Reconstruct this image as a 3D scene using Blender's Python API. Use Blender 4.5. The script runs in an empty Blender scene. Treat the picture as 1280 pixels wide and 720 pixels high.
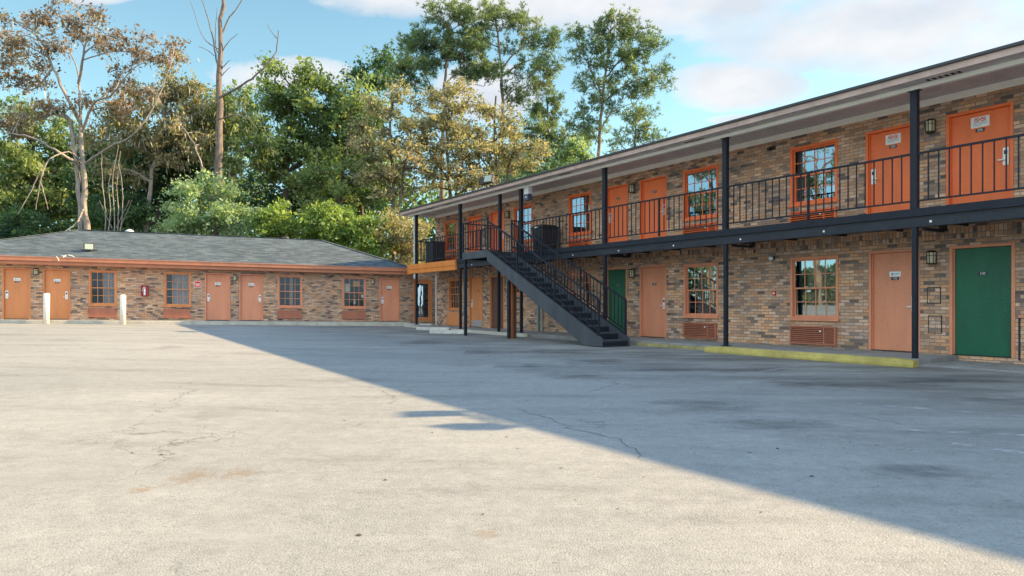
import bpy, math, random
import numpy as np
from mathutils import Vector

R = math.radians
scene = bpy.context.scene
COL = scene.collection
rnd = random.Random(7)

# ------------------------------------------------------------------ frame of reference
F_PX, HX, HY, CAM_Z = 855.0, 640.0, 379.0, 1.12      # lens and horizon of the 1280x720 photograph


def at(px, py, Y):
    return np.array([(px - HX) / F_PX * Y, Y, CAM_Z + (HY - py) / F_PX * Y])


def gz(X):
    """height of the gently sloping car park"""
    v = -(X + 1.0) * 1.2
    return min(0.8, 0.0185 * (v if v > 30 else math.log(1 + math.exp(v))) / 1.2)


# ------------------------------------------------------------------ materials
def new_mat(name):
    m = bpy.data.materials.new(name)
    m.use_nodes = True
    nt = m.node_tree
    return m, nt, nt.nodes["Principled BSDF"]


def N(nt, typ, **kw):
    n = nt.nodes.new(typ)
    for k, v in kw.items():
        if k.startswith("i_"):
            n.inputs[k[2:].replace("_", " ")].default_value = v
        else:
            setattr(n, k, v)
    return n


def ramp(nt, stops, interp="LINEAR"):
    r = nt.nodes.new("ShaderNodeValToRGB")
    r.color_ramp.interpolation = interp
    els = r.color_ramp.elements
    while len(els) > 1:
        els.remove(els[-1])
    els[0].position, els[0].color = stops[0][0], (*stops[0][1], 1)
    for p, c in stops[1:]:
        e = els.new(p)
        e.color = (*c, 1)
    return r


def g3(v):
    return (v, v, v)


def mixc(nt, fac, a, b, blend="MIX"):
    m = nt.nodes.new("ShaderNodeMix")
    m.data_type = "RGBA"
    m.blend_type = blend
    for sock, v in ((m.inputs[0], fac), (m.inputs[6], a), (m.inputs[7], b)):
        if hasattr(v, "is_output"):
            nt.links.new(v, sock)
        elif isinstance(v, (int, float)):
            sock.default_value = v
        else:
            sock.default_value = (*v, 1)
    return m.outputs[2]


def math_(nt, op, a, b=None, c=None, clamp=False):
    m = nt.nodes.new("ShaderNodeMath")
    m.operation = op
    m.use_clamp = clamp
    for i, v in enumerate((a, b, c)):
        if v is None:
            continue
        if hasattr(v, "is_output"):
            nt.links.new(v, m.inputs[i])
        else:
            m.inputs[i].default_value = v
    return m.outputs[0]


def paint(name, col, rough=0.5, var=0.12, scale=3.0, streak=True, metallic=0.0, bump=0.02, dirt=(0.12, 0.09, 0.07), dirt_amt=0.25, spec=0.4):
    """weathered paint: two scales of tone, vertical streaks, chips"""
    m, nt, b = new_mat(name)
    tc = N(nt, "ShaderNodeTexCoord")
    mp = N(nt, "ShaderNodeMapping")
    nt.links.new(tc.outputs["Object"], mp.inputs[0])
    mp.inputs["Scale"].default_value = (1, 1, 0.25 if streak else 1)
    n1 = N(nt, "ShaderNodeTexNoise", i_Scale=scale, i_Detail=6, i_Roughness=0.6)
    nt.links.new(mp.outputs[0], n1.inputs["Vector"])
    n2 = N(nt, "ShaderNodeTexNoise", i_Scale=scale * 9, i_Detail=5)
    nt.links.new(tc.outputs["Object"], n2.inputs["Vector"])
    r1 = ramp(nt, [(0.3, g3(1 - var)), (0.7, g3(1 + var))])
    nt.links.new(n1.outputs["Fac"], r1.inputs[0])
    c = mixc(nt, 1.0, col, r1.outputs[0], "MULTIPLY")
    r2 = ramp(nt, [(0.56, g3(0)), (0.75, g3(dirt_amt))])
    nt.links.new(n2.outputs["Fac"], r2.inputs[0])
    c = mixc(nt, r2.outputs[0], c, dirt)
    nt.links.new(c, b.inputs["Base Color"])
    b.inputs["Roughness"].default_value = rough
    b.inputs["Metallic"].default_value = metallic
    b.inputs["Specular IOR Level"].default_value = spec
    bp = N(nt, "ShaderNodeBump", i_Strength=0.25, i_Distance=bump)
    nt.links.new(n2.outputs["Fac"], bp.inputs["Height"])
    nt.links.new(bp.outputs[0], b.inputs["Normal"])
    return m


def brick(name, vertical=False):
    m, nt, b = new_mat(name)
    tc = N(nt, "ShaderNodeTexCoord")
    sx = N(nt, "ShaderNodeSeparateXYZ")
    nt.links.new(tc.outputs["Object"], sx.inputs[0])
    cb = N(nt, "ShaderNodeCombineXYZ")
    u = math_(nt, "ADD", sx.outputs[0], sx.outputs[1])
    wob = N(nt, "ShaderNodeTexNoise", i_Scale=9.0, i_Detail=2)
    nt.links.new(tc.outputs["Object"], wob.inputs["Vector"])
    wv = math_(nt, "MULTIPLY_ADD", wob.outputs["Fac"], 0.012, sx.outputs[2])
    if vertical:
        nt.links.new(wv, cb.inputs[0])
        nt.links.new(u, cb.inputs[1])
    else:
        nt.links.new(u, cb.inputs[0])
        nt.links.new(wv, cb.inputs[1])
    bt = N(nt, "ShaderNodeTexBrick", i_Scale=1.0, i_Mortar_Size=0.0065, i_Mortar_Smooth=0.25, i_Bias=0.0,
           i_Brick_Width=0.205, i_Row_Height=0.071)
    bt.offset = 0.5 if not vertical else 0.0
    bt.inputs["Color1"].default_value = (0, 0, 0, 1)
    bt.inputs["Color2"].default_value = (1, 1, 1, 1)
    bt.inputs["Mortar"].default_value = (0.5, 0.5, 0.5, 1)
    nt.links.new(cb.outputs[0], bt.inputs["Vector"])
    pal = ramp(nt, [(0.0, (0.121, 0.090, 0.078)), (0.08, (0.205, 0.146, 0.114)), (0.16, (0.325, 0.232, 0.172)), (0.28, (0.446, 0.242, 0.136)),
                    (0.42, (0.616, 0.333, 0.172)), (0.54, (0.495, 0.321, 0.208)), (0.66, (0.663, 0.383, 0.214)),
                    (0.78, (0.530, 0.366, 0.255)), (0.9, (0.724, 0.484, 0.333)), (1.0, (0.289, 0.209, 0.162))])
    nt.links.new(bt.outputs["Color"], pal.inputs[0])
    n1 = N(nt, "ShaderNodeTexNoise", i_Scale=38.0, i_Detail=6, i_Roughness=0.7)
    nt.links.new(tc.outputs["Object"], n1.inputs["Vector"])
    r1 = ramp(nt, [(0.25, g3(0.55)), (0.75, g3(1.4))])
    nt.links.new(n1.outputs["Fac"], r1.inputs[0])
    c = mixc(nt, 1.0, pal.outputs[0], r1.outputs[0], "MULTIPLY")
    n2 = N(nt, "ShaderNodeTexNoise", i_Scale=0.9, i_Detail=4)
    nt.links.new(tc.outputs["Object"], n2.inputs["Vector"])
    r2 = ramp(nt, [(0.3, (0.72, 0.74, 0.80)), (0.7, (1.2, 1.1, 0.98))])
    nt.links.new(n2.outputs["Fac"], r2.inputs[0])
    c = mixc(nt, 1.0, c, r2.outputs[0], "MULTIPLY")
    mc = mixc(nt, n1.outputs["Fac"], (0.13, 0.115, 0.10), (0.28, 0.25, 0.22))
    c = mixc(nt, bt.outputs["Fac"], c, mc)
    nt.links.new(c, b.inputs["Base Color"])
    b.inputs["Roughness"].default_value = 0.85
    inv = math_(nt, "SUBTRACT", 1.0, bt.outputs["Fac"])
    h = math_(nt, "MULTIPLY_ADD", n1.outputs["Fac"], 0.5, inv)
    bp = N(nt, "ShaderNodeBump", i_Strength=0.8, i_Distance=0.012)
    nt.links.new(h, bp.inputs["Height"])
    nt.links.new(bp.outputs[0], b.inputs["Normal"])
    return m


def glass_mat(name, refl=0.5, tint=(0.02, 0.022, 0.025), wave=0.004):
    m, nt, b = new_mat(name)
    out = nt.nodes["Material Output"]
    gl = N(nt, "ShaderNodeBsdfGlossy")
    gl.inputs["Roughness"].default_value = 0.012
    gl.inputs["Color"].default_value = (0.74, 0.90, 1.0, 1)
    tr = N(nt, "ShaderNodeBsdfTransparent")
    tr.inputs["Color"].default_value = (0.72, 0.75, 0.76, 1)
    tc = N(nt, "ShaderNodeTexCoord")
    n = N(nt, "ShaderNodeTexNoise", i_Scale=2.2, i_Detail=1)
    nt.links.new(tc.outputs["Object"], n.inputs["Vector"])
    bp = N(nt, "ShaderNodeBump", i_Strength=0.3, i_Distance=wave)
    nt.links.new(n.outputs["Fac"], bp.inputs["Height"])
    nt.links.new(bp.outputs[0], gl.inputs["Normal"])
    mx = N(nt, "ShaderNodeMixShader")
    mx.inputs[0].default_value = refl
    nt.links.new(tr.outputs[0], mx.inputs[1])
    nt.links.new(gl.outputs[0], mx.inputs[2])
    nt.links.new(mx.outputs[0], out.inputs[0])
    return m


def leaf_mat(name, stops, transl=0.45, vscale=0.55):
    m, nt, b = new_mat(name)
    out = nt.nodes["Material Output"]
    geo = N(nt, "ShaderNodeNewGeometry")
    tc = N(nt, "ShaderNodeTexCoord")
    n = N(nt, "ShaderNodeTexNoise", i_Scale=vscale, i_Detail=3)
    nt.links.new(tc.outputs["Object"], n.inputs["Vector"])
    v = math_(nt, "MULTIPLY_ADD", geo.outputs["Random Per Island"], 0.62, math_(nt, "MULTIPLY_ADD", n.outputs["Fac"], 1.9, -0.76), clamp=True)
    r = ramp(nt, stops)
    nt.links.new(v, r.inputs[0])
    nt.links.new(r.outputs[0], b.inputs["Base Color"])
    b.inputs["Roughness"].default_value = 0.55
    b.inputs["Specular IOR Level"].default_value = 0.35
    tl = N(nt, "ShaderNodeBsdfTranslucent")
    tcx = mixc(nt, 1.0, r.outputs[0], (1.7, 1.7, 0.75), "MULTIPLY")
    nt.links.new(tcx, tl.inputs["Color"])
    mx = N(nt, "ShaderNodeMixShader")
    mx.inputs[0].default_value = transl
    nt.links.new(b.outputs[0], mx.inputs[1])
    nt.links.new(tl.outputs[0], mx.inputs[2])
    nt.links.new(mx.outputs[0], out.inputs[0])
    return m


def bark_mat(name, c0, c1):
    m, nt, b = new_mat(name)
    tc = N(nt, "ShaderNodeTexCoord")
    mp = N(nt, "ShaderNodeMapping")
    mp.inputs["Scale"].default_value = (1, 1, 0.22)
    nt.links.new(tc.outputs["Object"], mp.inputs[0])
    n = N(nt, "ShaderNodeTexNoise", i_Scale=9.0, i_Detail=7, i_Roughness=0.7)
    nt.links.new(mp.outputs[0], n.inputs["Vector"])
    r = ramp(nt, [(0.32, c0), (0.68, c1)])
    nt.links.new(n.outputs["Fac"], r.inputs[0])
    nt.links.new(r.outputs[0], b.inputs["Base Color"])
    b.inputs["Roughness"].default_value = 0.9
    bp = N(nt, "ShaderNodeBump", i_Strength=0.7, i_Distance=0.05)
    nt.links.new(n.outputs["Fac"], bp.inputs["Height"])
    nt.links.new(bp.outputs[0], b.inputs["Normal"])
    return m


def ground_mat():
    m, nt, b = new_mat("old_pale_paving")
    tc = N(nt, "ShaderNodeTexCoord")
    P = tc.outputs["Object"]

    def noise(scale, detail=5, rough=0.6, vec=P, dist=0.0):
        n = N(nt, "ShaderNodeTexNoise", i_Scale=scale, i_Detail=detail, i_Roughness=rough, i_Distortion=dist)
        nt.links.new(vec, n.inputs["Vector"])
        return n.outputs["Fac"]

    big = noise(0.16, 6, 0.62)
    r = ramp(nt, [(0.3, (0.240, 0.245, 0.226)), (0.52, (0.305, 0.303, 0.277)), (0.72, (0.336, 0.335, 0.308))])
    nt.links.new(big, r.inputs[0])
    c = r.outputs[0]
    # drifted streaks of wear
    mp = N(nt, "ShaderNodeMapping")
    mp.inputs["Rotation"].default_value = (0, 0, R(20))
    mp.inputs["Scale"].default_value = (0.25, 1.1, 1)
    nt.links.new(P, mp.inputs[0])
    st = noise(1.1, 7, 0.68, mp.outputs[0])
    rs = ramp(nt, [(0.30, g3(0.70)), (0.46, g3(0.96)), (0.7, g3(1.06))])
    nt.links.new(st, rs.inputs[0])
    c = mixc(nt, 1.0, c, rs.outputs[0], "MULTIPLY")
    # old oil and tyre stains, mostly where cars park along the long building
    spot = noise(0.55, 5, 0.55)
    rp = ramp(nt, [(0.60, g3(0.0)), (0.74, g3(0.55))])
    nt.links.new(spot, rp.inputs[0])
    c = mixc(nt, rp.outputs[0], c, (0.16, 0.145, 0.13))
    sxyz = N(nt, "ShaderNodeSeparateXYZ")
    nt.links.new(P, sxyz.inputs[0])
    tt = math_(nt, "ADD", math_(nt, "MULTIPLY", math_(nt, "SUBTRACT", sxyz.outputs[0], 7.854), -.8365), math_(nt, "MULTIPLY", math_(nt, "SUBTRACT", sxyz.outputs[1], 14.122), -.548))
    bay = N(nt, "ShaderNodeMapRange", interpolation_type="SMOOTHSTEP")
    nt.links.new(tt, bay.inputs["Value"])
    for k_, v_ in (("From Min", 10.5), ("From Max", 3.0), ("To Min", 0.0), ("To Max", 1.0)):
        bay.inputs[k_].default_value = v_
    mpb = N(nt, "ShaderNodeMapping")
    mpb.inputs["Rotation"].default_value = (0, 0, R(-12))
    mpb.inputs["Scale"].default_value = (0.42, 1.25, 1)
    nt.links.new(P, mpb.inputs[0])
    oil = noise(0.9, 7, 0.66, mpb.outputs[0], 0.5)
    ro = ramp(nt, [(0.40, g3(0.0)), (0.52, g3(0.5)), (0.68, g3(0.9))])
    nt.links.new(oil, ro.inputs[0])
    c = mixc(nt, math_(nt, "MULTIPLY", ro.outputs[0], bay.outputs[0]), c, (0.10, 0.097, 0.09))
    # rusty brown spots
    rust = noise(0.9, 3, 0.5, P, 0.4)
    rr = ramp(nt, [(0.70, g3(0.0)), (0.78, g3(0.45))])
    nt.links.new(rust, rr.inputs[0])
    c = mixc(nt, rr.outputs[0], c, (0.36, 0.23, 0.11))
    # exposed aggregate
    agg = N(nt, "ShaderNodeTexVoronoi", i_Scale=95.0)
    nt.links.new(P, agg.inputs["Vector"])
    sx = N(nt, "ShaderNodeSeparateColor")
    nt.links.new(agg.outputs["Color"], sx.inputs[0])
    ra = ramp(nt, [(0.0, g3(0.74)), (0.10, g3(0.88)), (0.4, g3(0.98)), (0.8, g3(1.03)), (1.0, g3(1.09))])
    nt.links.new(sx.outputs[0], ra.inputs[0])
    c = mixc(nt, 1.0, c, ra.outputs[0], "MULTIPLY")
    mid = noise(7.0, 6, 0.7)
    rm = ramp(nt, [(0.3, g3(0.86)), (0.7, g3(1.1))])
    nt.links.new(mid, rm.inputs[0])
    c = mixc(nt, 1.0, c, rm.outputs[0], "MULTIPLY")
    pit = noise(16.0, 4, 0.75)
    rpit = ramp(nt, [(0.67, g3(1.0)), (0.74, g3(0.62))])
    nt.links.new(pit, rpit.inputs[0])
    c = mixc(nt, 1.0, c, rpit.outputs[0], "MULTIPLY")
    # cracks: edges of large irregular cells, broken up
    wn = N(nt, "ShaderNodeTexNoise", i_Scale=0.8, i_Detail=6, i_Roughness=0.65)
    nt.links.new(P, wn.inputs["Vector"])
    va = N(nt, "ShaderNodeVectorMath", operation="MULTIPLY_ADD")
    nt.links.new(wn.outputs["Color"], va.inputs[0])
    va.inputs[1].default_value = (2.2, 2.2, 0)
    nt.links.new(P, va.inputs[2])
    cr = N(nt, "ShaderNodeTexVoronoi", i_Scale=0.23, feature="DISTANCE_TO_EDGE")
    nt.links.new(va.outputs[0], cr.inputs["Vector"])
    rc = ramp(nt, [(0.0, g3(0.8)), (0.0018, g3(0.6)), (0.0045, g3(0.0))])
    nt.links.new(cr.outputs["Distance"], rc.inputs[0])
    brk = noise(0.45, 3)
    rb = ramp(nt, [(0.50, g3(0.0)), (0.60, g3(0.7))])
    nt.links.new(brk, rb.inputs[0])
    cf = math_(nt, "MULTIPLY", rc.outputs[0], rb.outputs[0])
    c = mixc(nt, cf, c, (0.07, 0.06, 0.05))
    nt.links.new(c, b.inputs["Base Color"])
    b.inputs["Roughness"].default_value = 0.8
    b.inputs["Specular IOR Level"].default_value = 0.35
    h = math_(nt, "MULTIPLY_ADD", agg.outputs["Distance"], -0.6, math_(nt, "MULTIPLY_ADD", mid, 1.2, math_(nt, "MULTIPLY", cf, -1.5)))
    bp = N(nt, "ShaderNodeBump", i_Strength=0.55, i_Distance=0.008)
    nt.links.new(h, bp.inputs["Height"])
    nt.links.new(bp.outputs[0], b.inputs["Normal"])
    return m


def shingle_mat():
    m, nt, b = new_mat("grey_shingles")
    tc = N(nt, "ShaderNodeTexCoord")
    mp = N(nt, "ShaderNodeMapping")
    mp.inputs["Scale"].default_value = (1, 1.06, 0)
    nt.links.new(tc.outputs["Object"], mp.inputs[0])
    bt = N(nt, "ShaderNodeTexBrick", i_Scale=1.0, i_Mortar_Size=0.006, i_Brick_Width=0.33, i_Row_Height=0.14, i_Bias=0.0)
    bt.inputs["Color1"].default_value = (0, 0, 0, 1)
    bt.inputs["Color2"].default_value = (1, 1, 1, 1)
    bt.inputs["Mortar"].default_value = (0.1, 0.1, 0.1, 1)
    nt.links.new(mp.outputs[0], bt.inputs["Vector"])
    r = ramp(nt, [(0, (0.036, 0.052, 0.062)), (0.5, (0.060, 0.083, 0.096)), (1, (0.098, 0.124, 0.135))])
    nt.links.new(bt.outputs["Color"], r.inputs[0])
    n = N(nt, "ShaderNodeTexNoise", i_Scale=1.3, i_Detail=7, i_Roughness=0.7)
    nt.links.new(tc.outputs["Object"], n.inputs["Vector"])
    rn = ramp(nt, [(0.3, g3(0.78)), (0.7, g3(1.2))])
    nt.links.new(n.outputs["Fac"], rn.inputs[0])
    c = mixc(nt, 1.0, r.outputs[0], rn.outputs[0], "MULTIPLY")
    nt.links.new(c, b.inputs["Base Color"])
    b.inputs["Roughness"].default_value = 0.9
    bp = N(nt, "ShaderNodeBump", i_Strength=0.6, i_Distance=0.012)
    nt.links.new(bt.outputs["Color"], bp.inputs["Height"])
    nt.links.new(bp.outputs[0], b.inputs["Normal"])
    return m


def flat(name, col, rough=0.6, metallic=0.0):
    m, nt, b = new_mat(name)
    b.inputs["Base Color"].default_value = (*col, 1)
    b.inputs["Roughness"].default_value = rough
    b.inputs["Metallic"].default_value = metallic
    return m


def worn_paint(name, col, lo=0.47, hi=0.6):
    m, nt, b = new_mat(name)
    out = nt.nodes["Material Output"]
    tc = N(nt, "ShaderNodeTexCoord")
    n = N(nt, "ShaderNodeTexNoise", i_Scale=5.0, i_Detail=9, i_Roughness=0.75)
    nt.links.new(tc.outputs["Object"], n.inputs["Vector"])
    r = ramp(nt, [(lo, g3(0.0)), (hi, g3(0.42))])
    nt.links.new(n.outputs["Fac"], r.inputs[0])
    b.inputs["Base Color"].default_value = (*col, 1)
    b.inputs["Roughness"].default_value = 0.8
    tr = N(nt, "ShaderNodeBsdfTransparent")
    mx = N(nt, "ShaderNodeMixShader")
    nt.links.new(r.outputs[0], mx.inputs[0])
    nt.links.new(tr.outputs[0], mx.inputs[1])
    nt.links.new(b.outputs[0], mx.inputs[2])
    nt.links.new(mx.outputs[0], out.inputs[0])
    return m


M = {}
M["brick"] = brick("brown_brick")
M["soldier"] = brick("soldier_brick", True)
M["orange"] = paint("orange_paint", (0.80, 0.165, 0.042), 0.45, 0.10)
M["tan"] = paint("salmon_orange_paint", (0.66, 0.255, 0.135), 0.5, 0.10)  # pinker, duller orange for lower doors and right part of the wing
M["lorange"] = paint("ochre_orange_paint", (0.60, 0.225, 0.08), 0.5, 0.12)
M["brown"] = paint("dark_brown_paint", (0.13, 0.06, 0.042), 0.5, 0.12)
M["green"] = paint("green_paint", (0.010, 0.105, 0.05), 0.42, 0.2, dirt=(0.02, 0.07, 0.07), dirt_amt=0.4)
M["grille"] = paint("grille_paint", (0.42, 0.15, 0.085), 0.55, 0.15)
M["iron"] = paint("dark_blue_grey_ironwork", (0.016, 0.019, 0.027), 0.55, 0.18, dirt=(0.08, 0.08, 0.08), dirt_amt=0.1, spec=0.2)
M["ironb"] = paint("weathered_steel_beam", (0.024, 0.028, 0.036), 0.6, 0.25, streak=False, dirt=(0.12, 0.11, 0.1), dirt_amt=0.2, spec=0.25)
M["cream"] = paint("cream_trim", (0.84, 0.82, 0.75), 0.6, 0.06, dirt=(0.4, 0.37, 0.3), dirt_amt=0.2)
M["soffit"] = paint("grey_soffit", (0.60, 0.57, 0.56), 0.7, 0.12, dirt=(0.18, 0.16, 0.14), dirt_amt=0.3, streak=False)
M["soffit2"] = paint("weathered_soffit", (0.58, 0.56, 0.55), 0.7, 0.2, dirt=(0.1, 0.1, 0.09), dirt_amt=0.35, streak=False)
M["fascia"] = paint("brown_fascia", (0.42, 0.30, 0.25), 0.6, 0.2, dirt=(0.5, 0.47, 0.42), dirt_amt=0.3)
M["roofedge"] = flat("dark_roof_edge", (0.035, 0.037, 0.042), 0.6)
M["stair"] = paint("grey_stair_steel", (0.058, 0.066, 0.076), 0.6, 0.25, dirt=(0.14, 0.12, 0.10), dirt_amt=0.35, spec=0.3)
M["yellowworn"] = paint("nearly_gone_yellow_paint", (0.30, 0.255, 0.10), 0.8, 0.3, streak=False, scale=6, dirt=(0.13, 0.125, 0.11), dirt_amt=1.0)
M["roofing"] = paint("flat_roofing", (0.11, 0.11, 0.11), 0.85, 0.2, streak=False)
M["gutter"] = paint("orange_gutter", (0.46, 0.17, 0.085), 0.45, 0.12, dirt=(0.5, 0.4, 0.33), dirt_amt=0.25)
M["deckorange"] = paint("bright_orange_fascia", (0.62, 0.20, 0.035), 0.5, 0.1)
M["concrete"] = paint("sidewalk_concrete", (0.24, 0.235, 0.225), 0.85, 0.22, streak=False, dirt=(0.12, 0.11, 0.1), dirt_amt=0.4)
M["kerb"] = paint("pale_kerb", (0.46, 0.42, 0.34), 0.85, 0.2, streak=False, dirt=(0.2, 0.17, 0.12), dirt_amt=0.4)
M["yellow"] = paint("worn_yellow_paint", (0.40, 0.32, 0.085), 0.75, 0.25, streak=False, dirt=(0.20, 0.18, 0.11), dirt_amt=0.75)
M["whitestop"] = paint("chipped_white_concrete", (0.46, 0.44, 0.38), 0.8, 0.25, streak=False, dirt=(0.14, 0.12, 0.09), dirt_amt=0.7)
M["bollard"] = paint("rust_spotted_white_paint", (0.78, 0.74, 0.66), 0.5, 0.08, dirt=(0.30, 0.15, 0.06), dirt_amt=0.75)
M["shingle"] = shingle_mat()
M["glass"] = glass_mat("window_glass", 0.36)
M["glass2"] = glass_mat("window_glass_dim", 0.28)
M["glass3"] = glass_mat("window_glass_clear", 0.045)
M["dark"] = flat("dark_interior", (0.03, 0.03, 0.032), 0.9)
M["curtain"] = paint("beige_curtain", (0.36, 0.30, 0.25), 0.9, 0.2, scale=12)
M["curtaingrey"] = paint("speckled_grey_curtain", (0.33, 0.31, 0.30), 0.9, 0.3, scale=14, streak=False)
M["steel"] = flat("brushed_lock_steel", (0.74, 0.73, 0.70), 0.35, 0.1)
M["white"] = flat("white_plastic", (0.78, 0.78, 0.76), 0.5)
M["casegrey"] = flat("pale_grey_case", (0.60, 0.61, 0.60), 0.5)
M["black"] = flat("black_plastic", (0.018, 0.018, 0.02), 0.45)
M["bin"] = paint("black_bin_plastic", (0.022, 0.024, 0.028), 0.5, 0.15)
M["red"] = flat("red_enamel", (0.55, 0.02, 0.02), 0.4)
M["darkred"] = flat("dark_red_enamel", (0.30, 0.012, 0.02), 0.4)
M["signred"] = flat("sign_red", (0.75, 0.03, 0.02), 0.45)
M["greytext"] = flat("grey_print", (0.30, 0.36, 0.38), 0.7)
M["bronze"] = flat("bronze_lamp_metal", (0.05, 0.04, 0.03), 0.45, 0.4)
M["amber"] = flat("frosted_amber_glass", (0.55, 0.47, 0.30), 0.35)
M["frost"] = flat("frosted_white_glass", (0.70, 0.72, 0.70), 0.3)
M["navy"] = flat("navy_plastic", (0.05, 0.065, 0.10), 0.45)
M["pipegreen"] = flat("pale_teal_pipe", (0.22, 0.32, 0.34), 0.6)
M["wood"] = paint("orange_stained_post", (0.38, 0.13, 0.045), 0.6, 0.3)
M["chrome"] = flat("scuffed_kick_plate", (0.5, 0.5, 0.5), 0.4, 0.6)
M["lens"] = flat("floodlight_lens", (0.30, 0.36, 0.30), 0.25)
M["parkline"] = worn_paint("worn_white_line", (0.66, 0.66, 0.64), 0.46, 0.6)
M["poster1"] = flat("poster_orange", (0.75, 0.33, 0.03), 0.6)
M["poster2"] = flat("poster_red", (0.6, 0.05, 0.03), 0.6)
M["poster3"] = flat("poster_pale", (0.65, 0.66, 0.5), 0.6)
M["paving"] = ground_mat()
M["soil"] = paint("leaf_strewn_soil", (0.10, 0.085, 0.05), 0.95, 0.35, scale=0.8, streak=False, dirt=(0.06, 0.09, 0.03), dirt_amt=0.8)


# ------------------------------------------------------------------ mesh builder
class MB:
    """collects simple solids and links them as ONE mesh object"""

    def __init__(self, tf=None):
        self.v, self.f, self.m, self.mats, self.tf = [], [], [], [], tf

    def _mi(self, mat):
        if mat not in self.mats:
            self.mats.append(mat)
        return self.mats.index(mat)

    def add(self, verts, faces, mat):
        o = len(self.v)
        self.v += [tuple(p) for p in verts]
        self.f += [tuple(i + o for i in q) for q in faces]
        self.m += [self._mi(mat)] * len(faces)
        return self

    def box(self, x0, x1, y0, y1, z0, z1, mat):
        v = [(x, y, z) for z in (z0, z1) for y in (y0, y1) for x in (x0, x1)]
        f = [(0, 2, 3, 1), (4, 5, 7, 6), (0, 1, 5, 4), (2, 6, 7, 3), (0, 4, 6, 2), (1, 3, 7, 5)]
        return self.add(v, f, mat)

    def bar(self, a, b, w, h, mat, up=(0, 0, 1)):
        a, b = Vector(a), Vector(b)
        d = (b - a).normalized()
        s = d.cross(Vector(up))
        if s.length < 1e-4:
            s = d.cross(Vector((0, 1, 0)))
        s.normalize()
        u = s.cross(d).normalized()
        v = []
        for p in (a, b):
            for i, j in ((-1, -1), (1, -1), (1, 1), (-1, 1)):
                v.append(p + s * (i * w / 2) + u * (j * h / 2))
        return self.add(v, [(3, 2, 1, 0), (4, 5, 6, 7), (0, 1, 5, 4), (1, 2, 6, 5), (2, 3, 7, 6), (3, 0, 4, 7)], mat)

    def tube(self, pts, radii, mat, k=10, cap=True):
        pts = [Vector(p) for p in pts]
        if not hasattr(radii, "__len__"):
            radii = [radii] * len(pts)
        v, f = [], []
        for i, p in enumerate(pts):
            d = (pts[min(i + 1, len(pts) - 1)] - pts[max(i - 1, 0)]).normalized()
            s = d.cross(Vector((0, 0, 1)))
            if s.length < 1e-3:
                s = Vector((1, 0, 0))
            s.normalize()
            u = s.cross(d).normalized()
            for j in range(k):
                a = 2 * math.pi * j / k
                v.append(p + (s * math.cos(a) + u * math.sin(a)) * radii[i])
        for i in range(len(pts) - 1):
            for j in range(k):
                j2 = (j + 1) % k
                f.append((i * k + j2, i * k + j, (i + 1) * k + j, (i + 1) * k + j2))
        if cap:
            f.append(tuple(range(k)))
            f.append(tuple(reversed(range((len(pts) - 1) * k, len(pts) * k))))
        return self.add(v, f, mat)

    def prism(self, poly, y0, y1, mat):
        """polygon in x-z, extruded along y"""
        n = len(poly)
        v = [(p[0], y0, p[1]) for p in poly] + [(p[0], y1, p[1]) for p in poly]
        f = [tuple(range(n)), tuple(reversed(range(n, 2 * n)))]
        f += [(i + n, (i + 1) % n + n, (i + 1) % n, i) for i in range(n)]
        return self.add(v, f, mat)

    def text(self, s, size, x, y, z, mat, depth=0.0):
        """lettering facing -y, centred on x, z"""
        cu = bpy.data.curves.new("lettering", "FONT")
        cu.body, cu.size, cu.align_x, cu.align_y = s, size, "CENTER", "CENTER"
        ob = bpy.data.objects.new("lettering", cu)
        me = bpy.data.meshes.new_from_object(ob)
        self.add([(x + p.co.x, y, z + p.co.y) for p in me.vertices], [tuple(q.vertices) for q in me.polygons], mat)
        bpy.data.objects.remove(ob)
        bpy.data.curves.remove(cu)
        bpy.data.meshes.remove(me)
        return self

    def build(self, name, parent=None, bevel=0.0, smooth=False, loc=None):
        me = bpy.data.meshes.new(name)
        v = [self.tf(p) for p in self.v] if self.tf else self.v
        me.from_pydata([tuple(p) for p in v], [], self.f)
        for mm in self.mats:
            me.materials.append(mm)
        me.polygons.foreach_set("material_index", self.m)
        if smooth:
            me.polygons.foreach_set("use_smooth", [True] * len(self.f))
        me.update()
        o = bpy.data.objects.new(name, me)
        COL.objects.link(o)
        if parent is not None:
            o.parent = parent
        if loc is not None:
            o.location = loc
        if bevel:
            b = o.modifiers.new("edge", "BEVEL")
            b.width, b.segments, b.limit_method = bevel, 2, "ANGLE"
        return o


def tag(o, label=None, cat=None, group=None, kind=None):
    for k, v in (("label", label), ("category", cat), ("group", group), ("kind", kind)):
        if v:
            o[k] = v
    return o


def empty(name, loc, rz=0.0):
    o = bpy.data.objects.new(name, None)
    o.empty_display_size = 0.3
    o.location = loc
    o.rotation_euler = (0, 0, rz)
    COL.objects.link(o)
    return o


def copy_tree(o, parent=None):
    c = o.copy()
    COL.objects.link(c)
    c.parent = parent
    for ch in list(o.children):
        copy_tree(ch, c)
    return c


# ------------------------------------------------------------------ ground
def strip_sheet(name, x0, x1, y0, y1, dz, mat, step=1.0, label=None):
    mb = MB()
    n = int((x1 - x0) / step)
    v, f = [], []
    for i in range(n + 1):
        x = x0 + (x1 - x0) * i / n
        for y in (y0, y1):
            v.append((x, y, gz(x) + dz))
    for i in range(n):
        f.append((2 * i, 2 * i + 2, 2 * i + 3, 2 * i + 1))
    mb.add(v, f, mat)
    return tag(mb.build(name), kind="structure")


strip_sheet("ground", -700, 700, -300, 900, -0.03, M["soil"], 4.0)
strip_sheet("parking_lot", -60, 45, -45, 36, 0.0, M["paving"], 0.5)

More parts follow.
